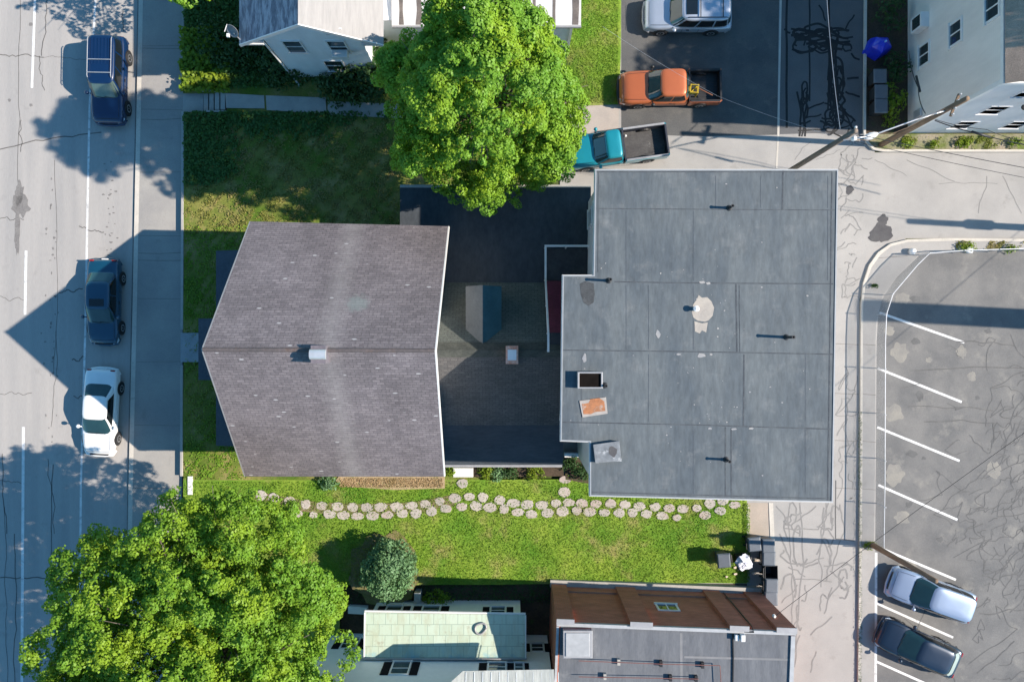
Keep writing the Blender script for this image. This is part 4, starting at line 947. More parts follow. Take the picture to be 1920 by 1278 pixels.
# ------------------------------------------------------------------ trees and shrubs
def spread(n, ctr, rad, mind, lo=-1.0, shell=(.72, 1.0), fn=None):
    out = []; tries = 0
    while len(out) < n and tries < n * 60:
        tries += 1
        d = unit(RNG.normal(size=3)); 
        if d[2] < lo: continue
        q = RNG.uniform(*shell); p = ctr + d * np.array(rad) * q
        if fn is not None and not fn(p): continue
        if all(np.linalg.norm(p - o) > mind for o in out): out.append(p)
    return np.array(out)
def tree(name, label, base, ctr, rad, nl, rl, per, leaf, mat, shell=(.74, 1.0), inner=0, mind=.5, lo=-.75, tilt=.55, trunk=.35, limbs=26, fn=None, group=None, prof=None, sub=0):
    ctr = np.array(ctr, float); t = thing(name, label, 'tree', base, group)
    if prof is None: C = spread(nl, ctr, rad, mind, lo, shell, fn)
    else:
        pz = np.array([p[0] for p in prof]); pr = np.array([p[1] for p in prof]); C = []; tries = 0
        while len(C) < nl and tries < 40000:
            tries += 1; z = RNG.uniform(pz[0], pz[-1]); r = np.interp(z, pz, pr)
            if RNG.uniform() > r + .12: continue
            a = RNG.uniform(0, 2 * np.pi); q = r * RNG.uniform(*shell) * (1 + .10 * math.sin(3 * a + z) + .07 * math.sin(5 * a - 1.7 * z))
            p = np.array([ctr[0] + rad[0] * q * math.cos(a), ctr[1] + rad[1] * q * math.sin(a), z])
            if all(np.linalg.norm(p - o) > mind for o in C): C.append(p)
        C = np.array(C)
    R = RNG.uniform(rl[0], rl[1], len(C))
    Q = [lobe_leaves(C, R, ctr, per, leaf, tilt, sub=sub)]
    if inner:
        d = unit(RNG.normal(size=(inner, 3))); p = ctr + d * np.array(rad) * RNG.uniform(.35, .85, (inner, 1))
        p = p[p[:, 2] > ctr[2] - rad[2] * .8]
        if prof is not None: p = p[((p[:, 0] - ctr[0]) / rad[0]) ** 2 + ((p[:, 1] - ctr[1]) / rad[1]) ** 2 < (np.interp(p[:, 2], pz, pr) * .8) ** 2]
        Q.append(leaf_quads(p, unit(RNG.normal(size=(len(p), 3)) + np.array([0, 0, .8])), leaf * 1.5))
    quads('crown', np.concatenate(Q), mat, t)
    tm = MB(); b = Vector(base); top = Vector(ctr) + Vector((0, 0, rad[2] * .35))
    mid = b.lerp(top, .45) + Vector((.15, -.1, 0))
    tm.tube([b + Vector((0,0,-.1)), b + Vector((0,0,.35)), mid, top], [trunk * 1.5, trunk, trunk * .7, trunk * .15], 10)
    tm.build('trunk', m_bark, t, smooth=True)
    lm = MB(); idx = RNG.permutation(len(C))[:limbs]
    for i in idx:
        e = Vector(C[i]); s_ = b.lerp(top, random.uniform(.35, .85)); m1 = s_.lerp(e, .5) + Vector((random.uniform(-.3, .3), random.uniform(-.3, .3), random.uniform(.0, .5)))
        lm.tube([s_, m1, e], [trunk * .32, trunk * .18, trunk * .05], 6)
        for _ in range(2):
            e2 = e + Vector(RNG.normal(size=3)) * .6; lm.tube([m1, m1.lerp(e2, .6), e2], [trunk * .12, trunk * .08, trunk * .03], 5)
    lm.build('branches', m_bark, t, smooth=True)
    return t
tree('maple_tree', 'tall dense round-crowned maple between the white house and the low dark roof', (-1.3, 9.6, 0), (-1.22, 10.2, 11.2), (3.8, 3.1, 6.4),
     240, (.40, .95), 1350, .112, m_leaf1, (.60, 1.06), 5000, .62, -.7, .38, .34, 34, sub=9,
     prof=[(5.0,.78),(5.8,.95),(7,1.02),(8.5,1.0),(10.5,.86),(12.5,.74),(14,.65),(15.7,.50),(17,.33),(18.2,.06)])
tree('street_maple', 'broad light-green tree with an open crown overhanging the street, beside the sidewalk', (-13.6, -13.9, .3), (-13.75, -13.8, 9.0), (6.35, 6.75, 4.6),
     430, (.36, .92), 900, .122, m_leaf2, (.52, 1.02), 14000, .60, -.40, .42, .36, 40, sub=8)
tree('yard_tree', 'light-green tree whose tip just shows at the top edge above the sidewalk', P(335,-120,.3), (P(345,-75,5).x, P(345,-75,5).y, 5.0), (2.3, 2.2, 2.6),
     60, (.3, .6), 800, .14, m_leaf1, (.6, 1.0), 600, .5, -.6, .4, .18, 16, sub=7)
tree('shade_tree', 'broad tree out of the picture behind the tan house, shading the driveway', (31.5, 16.8, 0), (31.5, 16.8, 13.4), (3.2, 5.2, 3.3),
     120, (.5, .95), 300, .2, m_leaf2, (.5, 1.05), 2500, .7, -.6, .45, .34, 20, sub=6)
def shrub(name, label, cat, ctr, rad, nl, rl, per, leaf, mat, group=None, lo=-.3, inner=0, tilt=.6):
    ctr = np.array(ctr, float); t = thing(name, label, cat, (ctr[0], ctr[1], max(0, ctr[2] - rad[2])), group)
    C = spread(nl, ctr, rad, .15, lo, (.7, 1.0)); R = RNG.uniform(rl[0], rl[1], len(C)); Q = [lobe_leaves(C, R, ctr, per, leaf, tilt)]
    if inner:
        d = unit(RNG.normal(size=(inner, 3))); p = ctr + d * np.array(rad) * RNG.uniform(.3, .85, (inner, 1)); Q.append(leaf_quads(p, unit(RNG.normal(size=(len(p), 3)) + np.array([0, 0, .8])), leaf * 1.6))
    quads('foliage', np.concatenate(Q), mat, t)
    s_ = MB(); b = Vector((ctr[0], ctr[1], max(0, ctr[2] - rad[2]) - .05))
    for i in range(5): s_.tube([b, b.lerp(Vector(C[i % len(C)]), .85)], [.05, .015], 5)
    s_.build('stem', m_bark, t); return t
shrub('round_shrub', 'round blue-green clipped shrub beside the big street tree', 'shrub', (-6.58, -12.2, 1.75), (1.25, 1.4, 1.45), 150, (.22, .42), 520, .13, m_leafs, None, -.55, 2500, .7)
gr = 'shrubs against the white gabled house'
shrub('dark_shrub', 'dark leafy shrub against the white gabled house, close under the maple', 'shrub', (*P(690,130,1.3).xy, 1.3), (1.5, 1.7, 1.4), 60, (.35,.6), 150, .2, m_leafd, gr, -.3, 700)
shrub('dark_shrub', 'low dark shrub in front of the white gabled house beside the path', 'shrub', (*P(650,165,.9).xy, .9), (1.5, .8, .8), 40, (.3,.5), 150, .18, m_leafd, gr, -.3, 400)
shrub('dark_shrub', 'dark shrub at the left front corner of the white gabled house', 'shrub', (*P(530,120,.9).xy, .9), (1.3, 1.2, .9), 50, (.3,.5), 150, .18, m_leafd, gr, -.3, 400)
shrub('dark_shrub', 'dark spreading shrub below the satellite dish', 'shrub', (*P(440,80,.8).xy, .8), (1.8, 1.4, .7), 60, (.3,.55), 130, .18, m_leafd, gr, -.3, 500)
gp = 'plants beside the middle wing'
for x, y, rr, mt, lb in ((912,884,.42,m_leafy,'yellow-green plant beside the white door step'), (933,886,.38,m_leafs,'blue-green plant next to the yellow-green one under the eave'), (958,885,.34,m_leafd,'dark small plant under the middle of the eave'),
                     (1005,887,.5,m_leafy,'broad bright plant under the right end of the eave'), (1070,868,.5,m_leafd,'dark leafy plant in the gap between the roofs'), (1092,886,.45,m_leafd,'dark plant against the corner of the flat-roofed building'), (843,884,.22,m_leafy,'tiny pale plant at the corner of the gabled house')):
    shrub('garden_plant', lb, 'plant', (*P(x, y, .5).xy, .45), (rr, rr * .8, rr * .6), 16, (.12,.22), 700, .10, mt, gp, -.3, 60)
shrub('garden_plant', 'green bush in the mulch bed below the gabled roof', 'plant', (*P(618,905,.6).xy, .55), (.5,.32,.35), 16, (.14,.22), 700, .1, m_leafs, gp, -.3, 60)
shrub('garden_plant', 'small green plant beside the white shuttered house wall', 'plant', (*P(822,1120,.5).xy, .5), (.75,.35,.4), 20, (.14,.24), 500, .11, m_leafy, gp, -.3, 60)
gs = 'weeds along the lane and the tan house'
for x, y, rr, mt, lb in ((1668,190,.6,m_leafy,'bright bush in the shade beside the tan house wall'),(1675,130,.55,m_leafd,'dark bush beside the tan house'),(1665,30,.8,m_leafd,'dark hedge mass at the top beside the tan house'),(1668,220,.45,m_leafy,'low bright weed at the corner of the tan house'),
                     (1700,268,.3,m_leafy,'yellow-green weed clump below the pole'),(1808,267,.42,m_leafy,'largest weed clump on the verge below the tan house'),(1905,266,.35,m_leafy,'weed clump at the right edge of the verge'),(1752,270,.22,m_leafy,'small weed on the verge between two clumps'),
                     (1815,463,.4,m_leafy,'weed clump at the lot fence'),(1895,466,.35,m_leafy,'weed clump at the right end of the lot fence'),(1640,535,.16,m_leafd,'tiny weed on the curved pavement strip'),(1628,1022,.3,m_leafy,'weed tuft at the foot of the leaning pole')):
    shrub('weed_clump', lb, 'weed', (*P(x, y, .25).xy, .22 if rr < .5 else .6), (rr, rr * .5 if y > 240 else rr * 1.3, rr * .32), 14, (.1,.2) if rr < .5 else (.2,.35), 500 if rr < .5 else 240, .1 if rr < .5 else .15, mt, gs, -.3, 50)
# hedge strip on the bank in the sunlight gap
hd = thing('hedge', 'low leafy hedge strip above the sidewalk, part of it caught by the sun', 'hedge', P(390,160))
c0 = np.column_stack([RNG.uniform(P(348,0).x, P(438,0).x, 1700), RNG.uniform(P(0,178).y, P(0,60).y, 1700), RNG.uniform(.45, .85, 1700)])
quads('foliage', leaf_quads(c0, unit(RNG.normal(size=(1700,3)) * .6 + np.array([.2,0,1])), .24), m_leafy, hd)

# ground cover and grass (nobody could count it)
def scatter(name, rects, n, size, mat, zfun, stand=.5, h=(.0, .05)):
    ar = np.array([abs((r[2]-r[0])*(r[3]-r[1])) for r in rects], float); k_ = (n * ar / ar.sum()).astype(int); Q = []
    for (xa, ya, xb, yb), m_ in zip(rects, k_):
        (x0_, y1_), (x1_, y0_) = G(xa, ya), G(xb, yb)
        x = RNG.uniform(x0_, x1_, m_); y = RNG.uniform(y0_, y1_, m_); z = np.interp(x, [-6, 9], [.40, .07]) if zfun is None else np.full(m_, zfun)
        c0 = np.column_stack([x, y, z + .02 + RNG.uniform(h[0], h[1], m_)])
        nn = unit(RNG.normal(size=(m_, 3)) * stand + np.array([0, 0, 1.0])); Q.append(leaf_quads(c0, nn, size, .38))
    o = quads(name, np.concatenate(Q), mat); o['kind'] = 'stuff'; return o
scatter('lawn_grass', [(352,900,1398,1090)], 52000, .085, m_blade, None, .6, (0, .05))
scatter('lawn_grass', [(1064,-20,1160,194)], 9000, .085, m_blade, .05, .6, (0, .05))
def ragged(name, n, x0, x1, y0, y1, dens, size, mat, hmax):
    out = []
    x = RNG.uniform(x0, x1, n); y = RNG.uniform(y0, y1, n)
    nz = np.sin(x * .11 + 1.3 * np.sin(y * .07)) * np.cos(y * .13 + 1.1 * np.sin(x * .05)) * .5 + np.sin(x * .31 + y * .23) * .25 + RNG.normal(size=n) * .28
    keep = np.array([dens(a, b) for a, b in zip(x, y)]) + nz * .55 > .5; x, y = x[keep], y[keep]; h = np.abs(nz[keep])
    X = (x - CX) * H / F; Y = (CY - y) * H / F; z = np.interp(X, [-6, 9], [.40, .07]) + .03 + np.clip(h, 0, 1) * hmax * RNG.uniform(.3, 1, len(X))
    c0 = np.column_stack([X, Y, z]); o = quads(name, leaf_quads(c0, unit(RNG.normal(size=(len(X), 3)) * .5 + np.array([0, 0, 1])), size), mat); o['kind'] = 'stuff'
def d_front(x, y): return max(1.1 - max(0, (x - 405) / 55) - max(0, (y - 330) / 30), .95 - max(0, (y - 225) / 50) - max(0, (x - 600) / 160))
m_ivy = M_leaf('ivy_leaf', (.05,.13,.03), (.085,.18,.045), (.07,.15,.03), .25)
ragged('ground_cover', 16000, 352, 745, 214, 350, d_front, .16, m_ivy, .35)
ragged('ground_cover', 20000, 352, 720, -60, 172, lambda x, y: 1.0 - max(0, (x - 520) / 150) - max(0, (y - 158) / 20) + (.3 if x < 440 else 0), .16, m_ivy, .4)
ragged('front_grass', 26000, 352, 752, 216, 440, lambda x, y: .45, .10, m_bladed, .05)
ragged('front_grass', 14000, 352, 470, 425, 895, lambda x, y: .5, .10, m_blade, .05)
def d_verge(x, y): return .30 + .25 * math.sin(x * .045 + 1) + .2 * math.sin(x * .13) - .2 * abs(y - 267) / 12
ragged('verge_weeds', 9000, 1690, 2000, 256, 281, d_verge, .09, M_leaf('verge_leaf', (.15,.22,.03), (.26,.28,.06), (.22,.26,.04), .3), .12)
ragged('verge_weeds', 5000, 1790, 2000, 452, 470, lambda x, y: .28 + .3 * math.sin(x * .06 + 2), .09, m_bladed, .1)
scatter('fallen_leaves', [(600,1090,1040,1128)], 1500, .14, m_leafd, .06, .5, (0, .08))
scatter('kerb_moss', [(1607,770,1614,1278)], 900, .07, m_leafd, .12, .5, (0, .03))
scatter('mulch_chips', [(640,893,832,910)], 2600, .08, M_leaf('straw_chip', (.40,.28,.15), (.5,.36,.2), (.3,.22,.1), .1), .44, .6, (0, .03))

# ------------------------------------------------------------------ stepping stones
random.seed(3)
UP = [(490,928),(513,933),(543,939),(574,944),(604,947.5),(633,949),(662,950),(688,951),(714,950),(743,949),(772,947),(797,944),(824,939),(852,934),(879,931),(905,933),(936,938),(963,943),(988,946),(1016,947),(1042,944),(1066,943),(1092,944),(1118,945),(1146,945),(1173,947),(1200,950),(1230,952),(1256,954),(1282,955.5),(1309,954),(1334,946),(1380,948),(1358,941)]
LO = [(558,962),(588,964),(618,963),(645,965),(671,967),(699,966),(727,965),(754,962),(780,962),(808,957.5),(836,953),(866,949.5),(892,948),(918,951),(945,955),(971,961),(997,964),(1026,962),(1055,959),(1082,958),(1107,960),(1134,962),(1162,962),(1187,962),(1214,965),(1243,969),(1271,972),(1324,967),(1353,959)]
for lst, lab in ((UP, 'flat pale flagstone in the upper row of the curving double line of stepping stones'), (LO, 'flat pale flagstone in the lower row of the curving double line of stepping stones'), ([(867,906)], 'single flagstone between the white door step and the stepping-stone rows'), ([(1060,900)], 'pinkish flagstone nearest the dark gap between the two roofs'), ([(1058,923)], 'single flagstone just above the upper row, below the gap between the roofs')):
    for x, y in lst:
        p = P(x, y, .4); q = MB(); a0_ = random.uniform(0, 6); nn = random.choice((7, 8, 9)); sx = random.uniform(.30, .40); sy = random.uniform(.23, .30)
        if (x, y) in ((588,964),(558,962),(1271,972)): sx *= .75; sy *= .75
        z = LZ(p.x) - .015
        poly = [(p.x + sx * random.uniform(.84, 1.16) * math.cos(a0_ + 2*math.pi*i/nn), p.y + sy * random.uniform(.84, 1.16) * math.sin(a0_ + 2*math.pi*i/nn)) for i in range(nn)]
        q.prism(poly, z - .06, z + .075); tag(q.build('stepping_stone', m_stone, bevel=.02), lab, 'stepping stone', 'stepping stones across the side lawn')
eb = []
for x, y in UP + LO + [(867,906),(1060,900),(1058,923)]:
    k_ = 16; a_ = RNG.uniform(0, 2*np.pi, k_); p = P(x, y, .4); rr = RNG.uniform(1.0, 1.25, k_)
    eb.append(np.column_stack([p.x + .35 * rr * np.cos(a_), p.y + .26 * rr * np.sin(a_), np.full(k_, LZ(p.x) + .09)]))
eb = np.concatenate(eb); o = quads('lawn_grass', leaf_quads(eb, unit(RNG.normal(size=(len(eb), 3)) * .6 + np.array([0, 0, 1.0])), .10, .4), m_blade); o['kind'] = 'stuff'
xe = RNG.uniform(1394, 1405, 900); ye = RNG.uniform(942, 1090, 900); ce = np.column_stack([(xe - CX) * H / F, (CY - ye) * H / F, np.full(900, .11)])
o = quads('lawn_grass', leaf_quads(ce, unit(RNG.normal(size=(900, 3)) * .6 + np.array([0, 0, 1.0])), .10, .4), m_blade); o['kind'] = 'stuff'
wt = MB(); wt.strip([G(x, y + 1) for x, y in [(480,926)] + UP[:14]], .62, lambda x, y: LZ(x) + .045); struct(wt, 'worn_path', M_noise('worn_path_soil', (.22,.17,.10), (.13,.14,.045), 1.8, .3, 12, rough=.95))

# ------------------------------------------------------------------ vehicles
def paint(name, c, metal=.0, rough=.35): return M_plain(name, c, rough, metal, .9, .04, 1.2)
def superel(s, n): return max(0.0, 1 - abs(s) ** n) ** (1.0 / n)
def make_vehicle(label, cat, group, loc, heading, sp, name='parked_car'):
    """built nose towards +X about the origin, then set down on the ground"""
    L, W, Hh = sp['L'], sp['W'], sp['H']; body = sp['paint']; t = thing(name, label, cat, (0, 0, 0), group)
    hw = W / 2; top = sp['top']; xs0 = sp.get('rear', -L / 2)
    xs = np.concatenate([[xs0, xs0 + .03, xs0 + .12], np.linspace(xs0 + .3, L / 2 - .35, 15), [L / 2 - .15, L / 2 - .05, L / 2]])
    tx = [p[0] for p in top]; tz = [p[1] for p in top]; ri = []; mb = MB()
    for x in xs:
        e = min(1, (L / 2 - x) / .75); e2 = min(1, (x - xs0) / (.45 if 'rear' not in sp else .02) + .0)
        w_ = hw * (1 - sp.get('nose', .20) * (1 - e) ** 2) * (1 - .12 * (1 - e2) ** 2)
        zt = float(np.interp(x, tx, tz)); zb = .22 + (.10 if x > L/2 - .1 or x < xs0 + .06 else 0)
        half = [(0, zb), (.86, zb), (.97, zb + .14), (1.0, zb + .42 * (zt - zb)), (.985, zt - .17 * (zt - zb)), (.91, zt - .03), (.55, zt + .012), (0, zt + .025)]
        ri.append([(x, y * w_, z) for y, z in half] + [(x, -y * w_, z) for y, z in half[-2:0:-1]])
    n = len(ri[0]); vs = [v for r_ in ri for v in r_]
    fs_ = [(i*n+jj, i*n+(jj+1) % n, (i+1)*n+(jj+1) % n, (i+1)*n+jj) for i in range(len(ri)-1) for jj in range(n)] + [tuple(range(n-1,-1,-1)), tuple(range((len(ri)-1)*n, len(ri)*n))]
    mb.add(vs, fs_); bo = mb.build('body', body, t, smooth=True, subsurf=1)
    # cabin
    (b0, b1), (r0, r1), zb = sp['base'], sp['roofx'], sp['belt']; wb, wr = hw * sp.get('wb', .93), hw * sp.get('wr', .74); ne = 5.5
    def ring(tt):
        q = tt ** 1.0; cx0 = (b0 + b1) / 2 * (1 - q) + (r0 + r1) / 2 * q; a = (b1 - b0) / 2 * (1 - q) + (r1 - r0) / 2 * q
        return cx0, a, wb * (1 - q) + wr * q + .05 * math.sin(math.pi * q) * hw * .6, zb - .06 + (Hh - .05 - zb + .06) * q
    def cab(tt, ang):
        cx0, a, b, z = ring(tt); c_, s_ = math.cos(ang), math.sin(ang)
        return (cx0 + a * math.copysign(abs(c_) ** (2 / ne), c_), b * math.copysign(abs(s_) ** (2 / ne), s_), z)
    NA = 40; mb = MB(); vs = []; lev = [0, .2, .4, .6, .8, .92, 1.0]
    for tt in lev:
        for k_ in range(NA): vs.append(cab(tt, 2 * math.pi * k_ / NA))
    for sc, dz in ((.93, .028), (.7, .05), (.35, .06)):
        cx0, a, b, z = ring(1.0)
        for k_ in range(NA):
            x, y, _ = cab(1.0, 2 * math.pi * k_ / NA); vs.append((cx0 + (x - cx0) * sc, y * sc, z + dz))
    m_ = len(lev) + 3; fs_ = [(i*NA+jj, i*NA+(jj+1) % NA, (i+1)*NA+(jj+1) % NA, (i+1)*NA+jj) for i in range(m_-1) for jj in range(NA)] + [tuple(range((m_-1)*NA, m_*NA))]
    mb.add(vs, fs_); mb.build('cabin', sp.get('roofpaint', body), t, smooth=True)
    def gpatch(nm, face, s0, s1, t0, t1, m, ns=10, nt_=5, off=.012, parent=t):
        mb = MB(); vs = []
        for i in range(nt_ + 1):
            tt = t0 + (t1 - t0) * i / nt_; cx0, a, b, z = ring(tt)
            for jj in range(ns + 1):
                s_ = s0 + (s1 - s0) * jj / ns
                if face == 'f': p = (cx0 + a * superel(s_, ne) + off, b * s_, z + off)
                elif face == 'r': p = (cx0 - a * superel(s_, ne) - off, b * s_, z + off)
                else: p = (cx0 + a * s_, (b * superel(s_, ne) + off) * (1 if face == 'l' else -1), z + .003)
                vs.append(p)
        mb.add(vs, [(i*(ns+1)+jj, i*(ns+1)+jj+1, (i+1)*(ns+1)+jj+1, (i+1)*(ns+1)+jj) for i in range(nt_) for jj in range(ns)])
        return mb.build(nm, m, parent, smooth=True)
    ws = gpatch('windshield', 'f', -.90, .90, .07, .93, sp.get('glass', m_cglass)); gpatch('rear_window', 'r', -.86, .86, .22, .90, sp.get('rglass', m_cglass))
    for face in 'lr_'[:2]:
        fc = 'l' if face == 'l' else 'x'
        for a_, b_ in sp['side']: gpatch('side_window', fc, a_, b_, .18, .88, m_sglass, 8)
    mbw = MB(); cx0, a, b, z = ring(.08)
    for y0_, y1_ in ((.55, -.05), (.02, -.6)):
        p0 = (cx0 + a * superel(y0_, ne) + .02, b * y0_, z + .02); c2 = ring(.16); p1 = (c2[0] + c2[1] * superel(y1_, ne) + .03, c2[2] * y1_, c2[3] + .025); mbw.tube([p0, p1], .012, 5)
    mbw.build('wiper', m_black, ws)
    if sp.get('sunroof'):
        x0_, x1_ = sp['sunroof']; z = Hh - .05 + .062; q = MB(); yy = wr * .62
        vs = []; 
        for i in range(5):
            for jj in range(7):
                x = x0_ + (x1_ - x0_) * i / 4; y = -yy + 2 * yy * jj / 6; vs.append((x, y, z - .030 * (y / wr) ** 2 + .004))
        q.add(vs, [(i*7+jj, i*7+jj+1, (i+1)*7+jj+1, (i+1)*7+jj) for i in range(4) for jj in range(6)]); q.build('sunroof', m_sglass, t)
    if sp.get('rails'):
        for y in (-1, 1):
            q = MB(); q.tube([(r0 + .15, y * wr * .86, Hh + .02), (r0 + .25, y * wr * .86, Hh + .08), (r1 - .35, y * wr * .86, Hh + .08), (r1 - .25, y * wr * .86, Hh + .02)], .022, 6); q.build('roof_rail', sp['rails'], t)
        for x in sp.get('bars', ()):
            q = MB(); q.tube([(x, -wr * .86, Hh + .09), (x, wr * .86, Hh + .09)], .024, 6); q.build('cross_bar', sp.get('barmat', sp['rails']), t)
    if sp.get('ribs'):
        for k_ in range(sp['ribs']):
            y = -wr * .62 + 1.24 * wr * k_ / (sp['ribs'] - 1); q = MB(); q.box(r0 + .2, r0 + (r1 - r0) * .62, y - .03, y + .03, Hh - .01, Hh + .028); q.build('roof_rib', body, t)
    # seams on the hood and doors
    q = MB(); hx = b1 - .02; zt = lambda x: float(np.interp(x, tx, tz))
    for y in (-hw * .78, hw * .78):
        pp = [(x, y * (1 - .10 * ((x - hx) / (L/2 - hx)) ** 2), zt(x) + .022) for x in np.linspace(hx, L/2 - .28, 6)]; q.tube(pp, .008, 4)
    q.tube([(L/2 - .20, y, zt(L/2 - .20) + .022) for y in np.linspace(-hw * .7, hw * .7, 5)], .008, 4)
    for sx in sp.get('doors', (.35, -.55)):
        for y in (-1, 1): q.tube([(sx, y * hw * 1.001, .38), (sx, y * hw * 1.004, .58), (sx, y * hw * .985, zb - .10)], .008, 4)
    q.build('panel_gap', m_black, t)
    for y in (-1, 1):
        q = MB(); x0_ = L/2 - .10; zz = zt(x0_) - .10
        q.add([(x0_-.30, y*hw*.90, zz+.085), (x0_-.02, y*hw*.66, zz+.06), (x0_+.10, y*hw*.55, zz-.02), (x0_+.02, y*hw*.84, zz-.04), (x0_-.16, y*hw*.955, zz-.02), (x0_-.1,y*hw*.75,zz-.12)],
              [(0,1,2,3),(0,3,4),(2,5,3),(3,5,4)]); q.build('headlight', M_plain('headlight_lens', (.55,.58,.6), .1, .3, .8), t, fixn=True)
        q = MB(); xr = -L/2; zz = sp.get('tailz', .78); q.box(xr + .03, xr + .12, y * hw * .70 - .12, y * hw * .70 + .12, zz - .12, zz + .10); q.build('taillight', M_plain('red_lens', (.30,.015,.01), .2, 0, .8), t, bevel=.03)
        q = MB(); mx_ = b1 - (b1 - r1) * .45; q.lathe((mx_, y * (hw + .10), zb + .06), [(.03,-.08),(.09,-.06),(.11,0),(.09,.07),(.03,.1)], 10); q.tube([(mx_ + .02, y * hw * .9, zb - .02), (mx_, y * (hw + .08), zb + .04)], .03, 6); q.build('wing_mirror', sp.get('mirror', body), t, smooth=True)
        for dx in sp.get('handles', (.05,)): q = MB(); q.box(dx - .08, dx + .08, y * hw - .01, y * hw + .03 * y + .01 * (y < 0), zb - .20, zb - .165); q.build('door_handle', sp.get('handlemat', m_black), t)
    q = MB(); q.box(L/2 - .06, L/2 + .012, -hw * .55, hw * .55, .42, .58); q.build('grille', m_black, t, bevel=.01)
    for x, nm in ((L/2, 'front_bumper'), (-L/2, 'rear_bumper')):
        q = MB(); sgn = 1 if x > 0 else -1; pp = [(x - sgn * .30, -hw * .93, .42), (x - sgn * .04, -hw * .78, .42), (x + sgn * .03, -hw * .3, .42), (x + sgn * .03, hw * .3, .42), (x - sgn * .04, hw * .78, .42), (x - sgn * .30, hw * .93, .42)]
        q.tube(pp, sp.get('bump', .085), 8); q.build(nm, sp.get('bumper', body), t, smooth=True)
    q = MB(); q.box(-L/2 - .05, -L/2 + .02, -.16, .16, .52, .64); q.build('licence_plate', m_white, t)
    R_ = sp.get('wr_', .33); wbx = sp.get('wheels', (L * .305, -L * .28))
    for x in wbx:
        for y in (-1, 1):
            q = MB(); ya = y * (hw + .006); yi = y * (hw - .25)
            q.lathe((x, min(ya, yi), R_ + .01), [(R_ + .06, 0), (R_ + .06, .256)], 24, 'y'); q.build('wheel_arch', m_black, t)
            q = MB(); y0_ = hw - .20; prof = [(R_*.62, 0), (R_*.95, .01), (R_, .05), (R_, .19), (R_*.94, .225), (R_*.64, .232)]
            prof = [(r_, y * (y0_ + h_)) for r_, h_ in prof]; q.lathe((x, 0, R_), prof, 24, 'y'); ty = q.build('wheel', m_rubber, t)
            q = MB(); q.lathe((x, 0, R_), [(R_*.60, y * (y0_ + .215)), (R_*.60, y * (y0_ + .236)), (R_*.50, y * (y0_ + .238)), (R_*.16, y * (y0_ + .215)), (R_*.12, y * (y0_ + .235))], 20, 'y'); ro = q.build('rim', m_rim, ty)
            q = MB()
            for k_ in range(5):
                an = 2 * math.pi * k_ / 5 + .3; an2 = an + .62; rr = R_ * .42; q.lathe((x + rr * math.cos((an+an2)/2), y * (y0_ + .230), R_ + rr * math.sin((an+an2)/2)), [(R_*.10, 0), (R_*.10, y * .007)], 8, 'y')
            q.build('rim_hole', m_black, ro)
    if sp.get('bed'):
        xb = sp['bed']; xr = -L / 2; liner = sp.get('liner', m_black); z1 = sp.get('bedz', 1.02)
        for y in (-1, 1):
            q = MB(); a_, b_ = sorted((y * (hw - .10), y * (hw - .005))); q.box(xr + .06, xb, a_, b_, .40, z1); q.build('bed_side', body, t, bevel=.03)
            q = MB(); a_, b_ = sorted((y * (hw - .16), y * (hw - .101))); q.box(xr + .10, xb - .05, a_, b_, .56, z1 - .02); q.build('bed_liner', liner, t, bevel=.02)
            q = MB(); a_, b_ = sorted((y * (hw - .13), y * (hw - .02))); q.box(xr + .1, xb - .06, a_, b_, z1 + .001, z1 + .028); q.build('bed_rail', sp.get('railmat', liner), t, bevel=.01)
        q = MB(); q.box(xr, xr + .08, -hw + .05, hw - .05, .46, z1); q.build('tailgate', body, t, bevel=.02)
        q = MB(); q.box(xr + .081, xr + .13, -hw + .17, hw - .17, .56, z1 - .03); q.box(xr + .01, xr + .1, -hw + .12, hw - .12, z1 + .001, z1 + .022); q.build('tailgate_liner', liner, t)
        q = MB(); q.box(xr + .1, xb + .1, -hw + .165, hw - .165, .50, .58)
        for k_ in range(9): y = (-.8 + .2 * k_) * (hw - .2); q.box(xr + .14, xb - .06, y - .035, y + .035, .575, .60)
        q.build('bed_floor', sp.get('floor', liner), t)
        q = MB(); q.box(xb - .06, xb + .02, -hw + .08, hw - .08, .4, z1); q.build('bed_front', liner, t)
    t.location = loc; t.rotation_euler = (0, 0, heading); return t
PI = math.pi
gA = 'vehicles parked at the kerb of the street'; gB = 'vehicles in the driveway'; gC = 'cars in the marked parking lot'
navy = paint('navy_paint', (.002,.020,.075), .1); teald = paint('dark_teal_paint', (.004,.055,.105), .1); wht = paint('white_paint', (.80,.80,.80)); silv = paint('silver_paint', (.44,.49,.57), .4)
orng = paint('burnt_orange_paint', (.50,.135,.045), .25); tealp = paint('turquoise_paint', (.01,.25,.32), .2); silb = paint('silver_blue_paint', (.33,.40,.52), .5); darkb = paint('dark_blue_grey_paint', (.010,.022,.045), .3)
make_vehicle('dark blue sport utility with roof bars and ribs, parked at the top of the street', 'car', gA, (-22.1, 14.3, 0), -PI/2 - .02,
    dict(L=4.75, W=1.84, H=1.72, paint=navy, top=[(-2.4,.80),(-2.3,.98),(.9,1.02),(1.2,1.0),(2.1,.92),(2.33,.72),(2.4,.5)], base=(-2.28,1.12), roofx=(-2.12,.45), belt=1.0, side=[(-.86,-.36),(-.30,.24),(.30,.80)],
         rails=m_steel, bars=(-.75,-.05), ribs=6, wr=.80, wr_=.36, nose=.16, bumper=navy, glass=M_glass('pale_windshield', (.09,.13,.115), .08)))
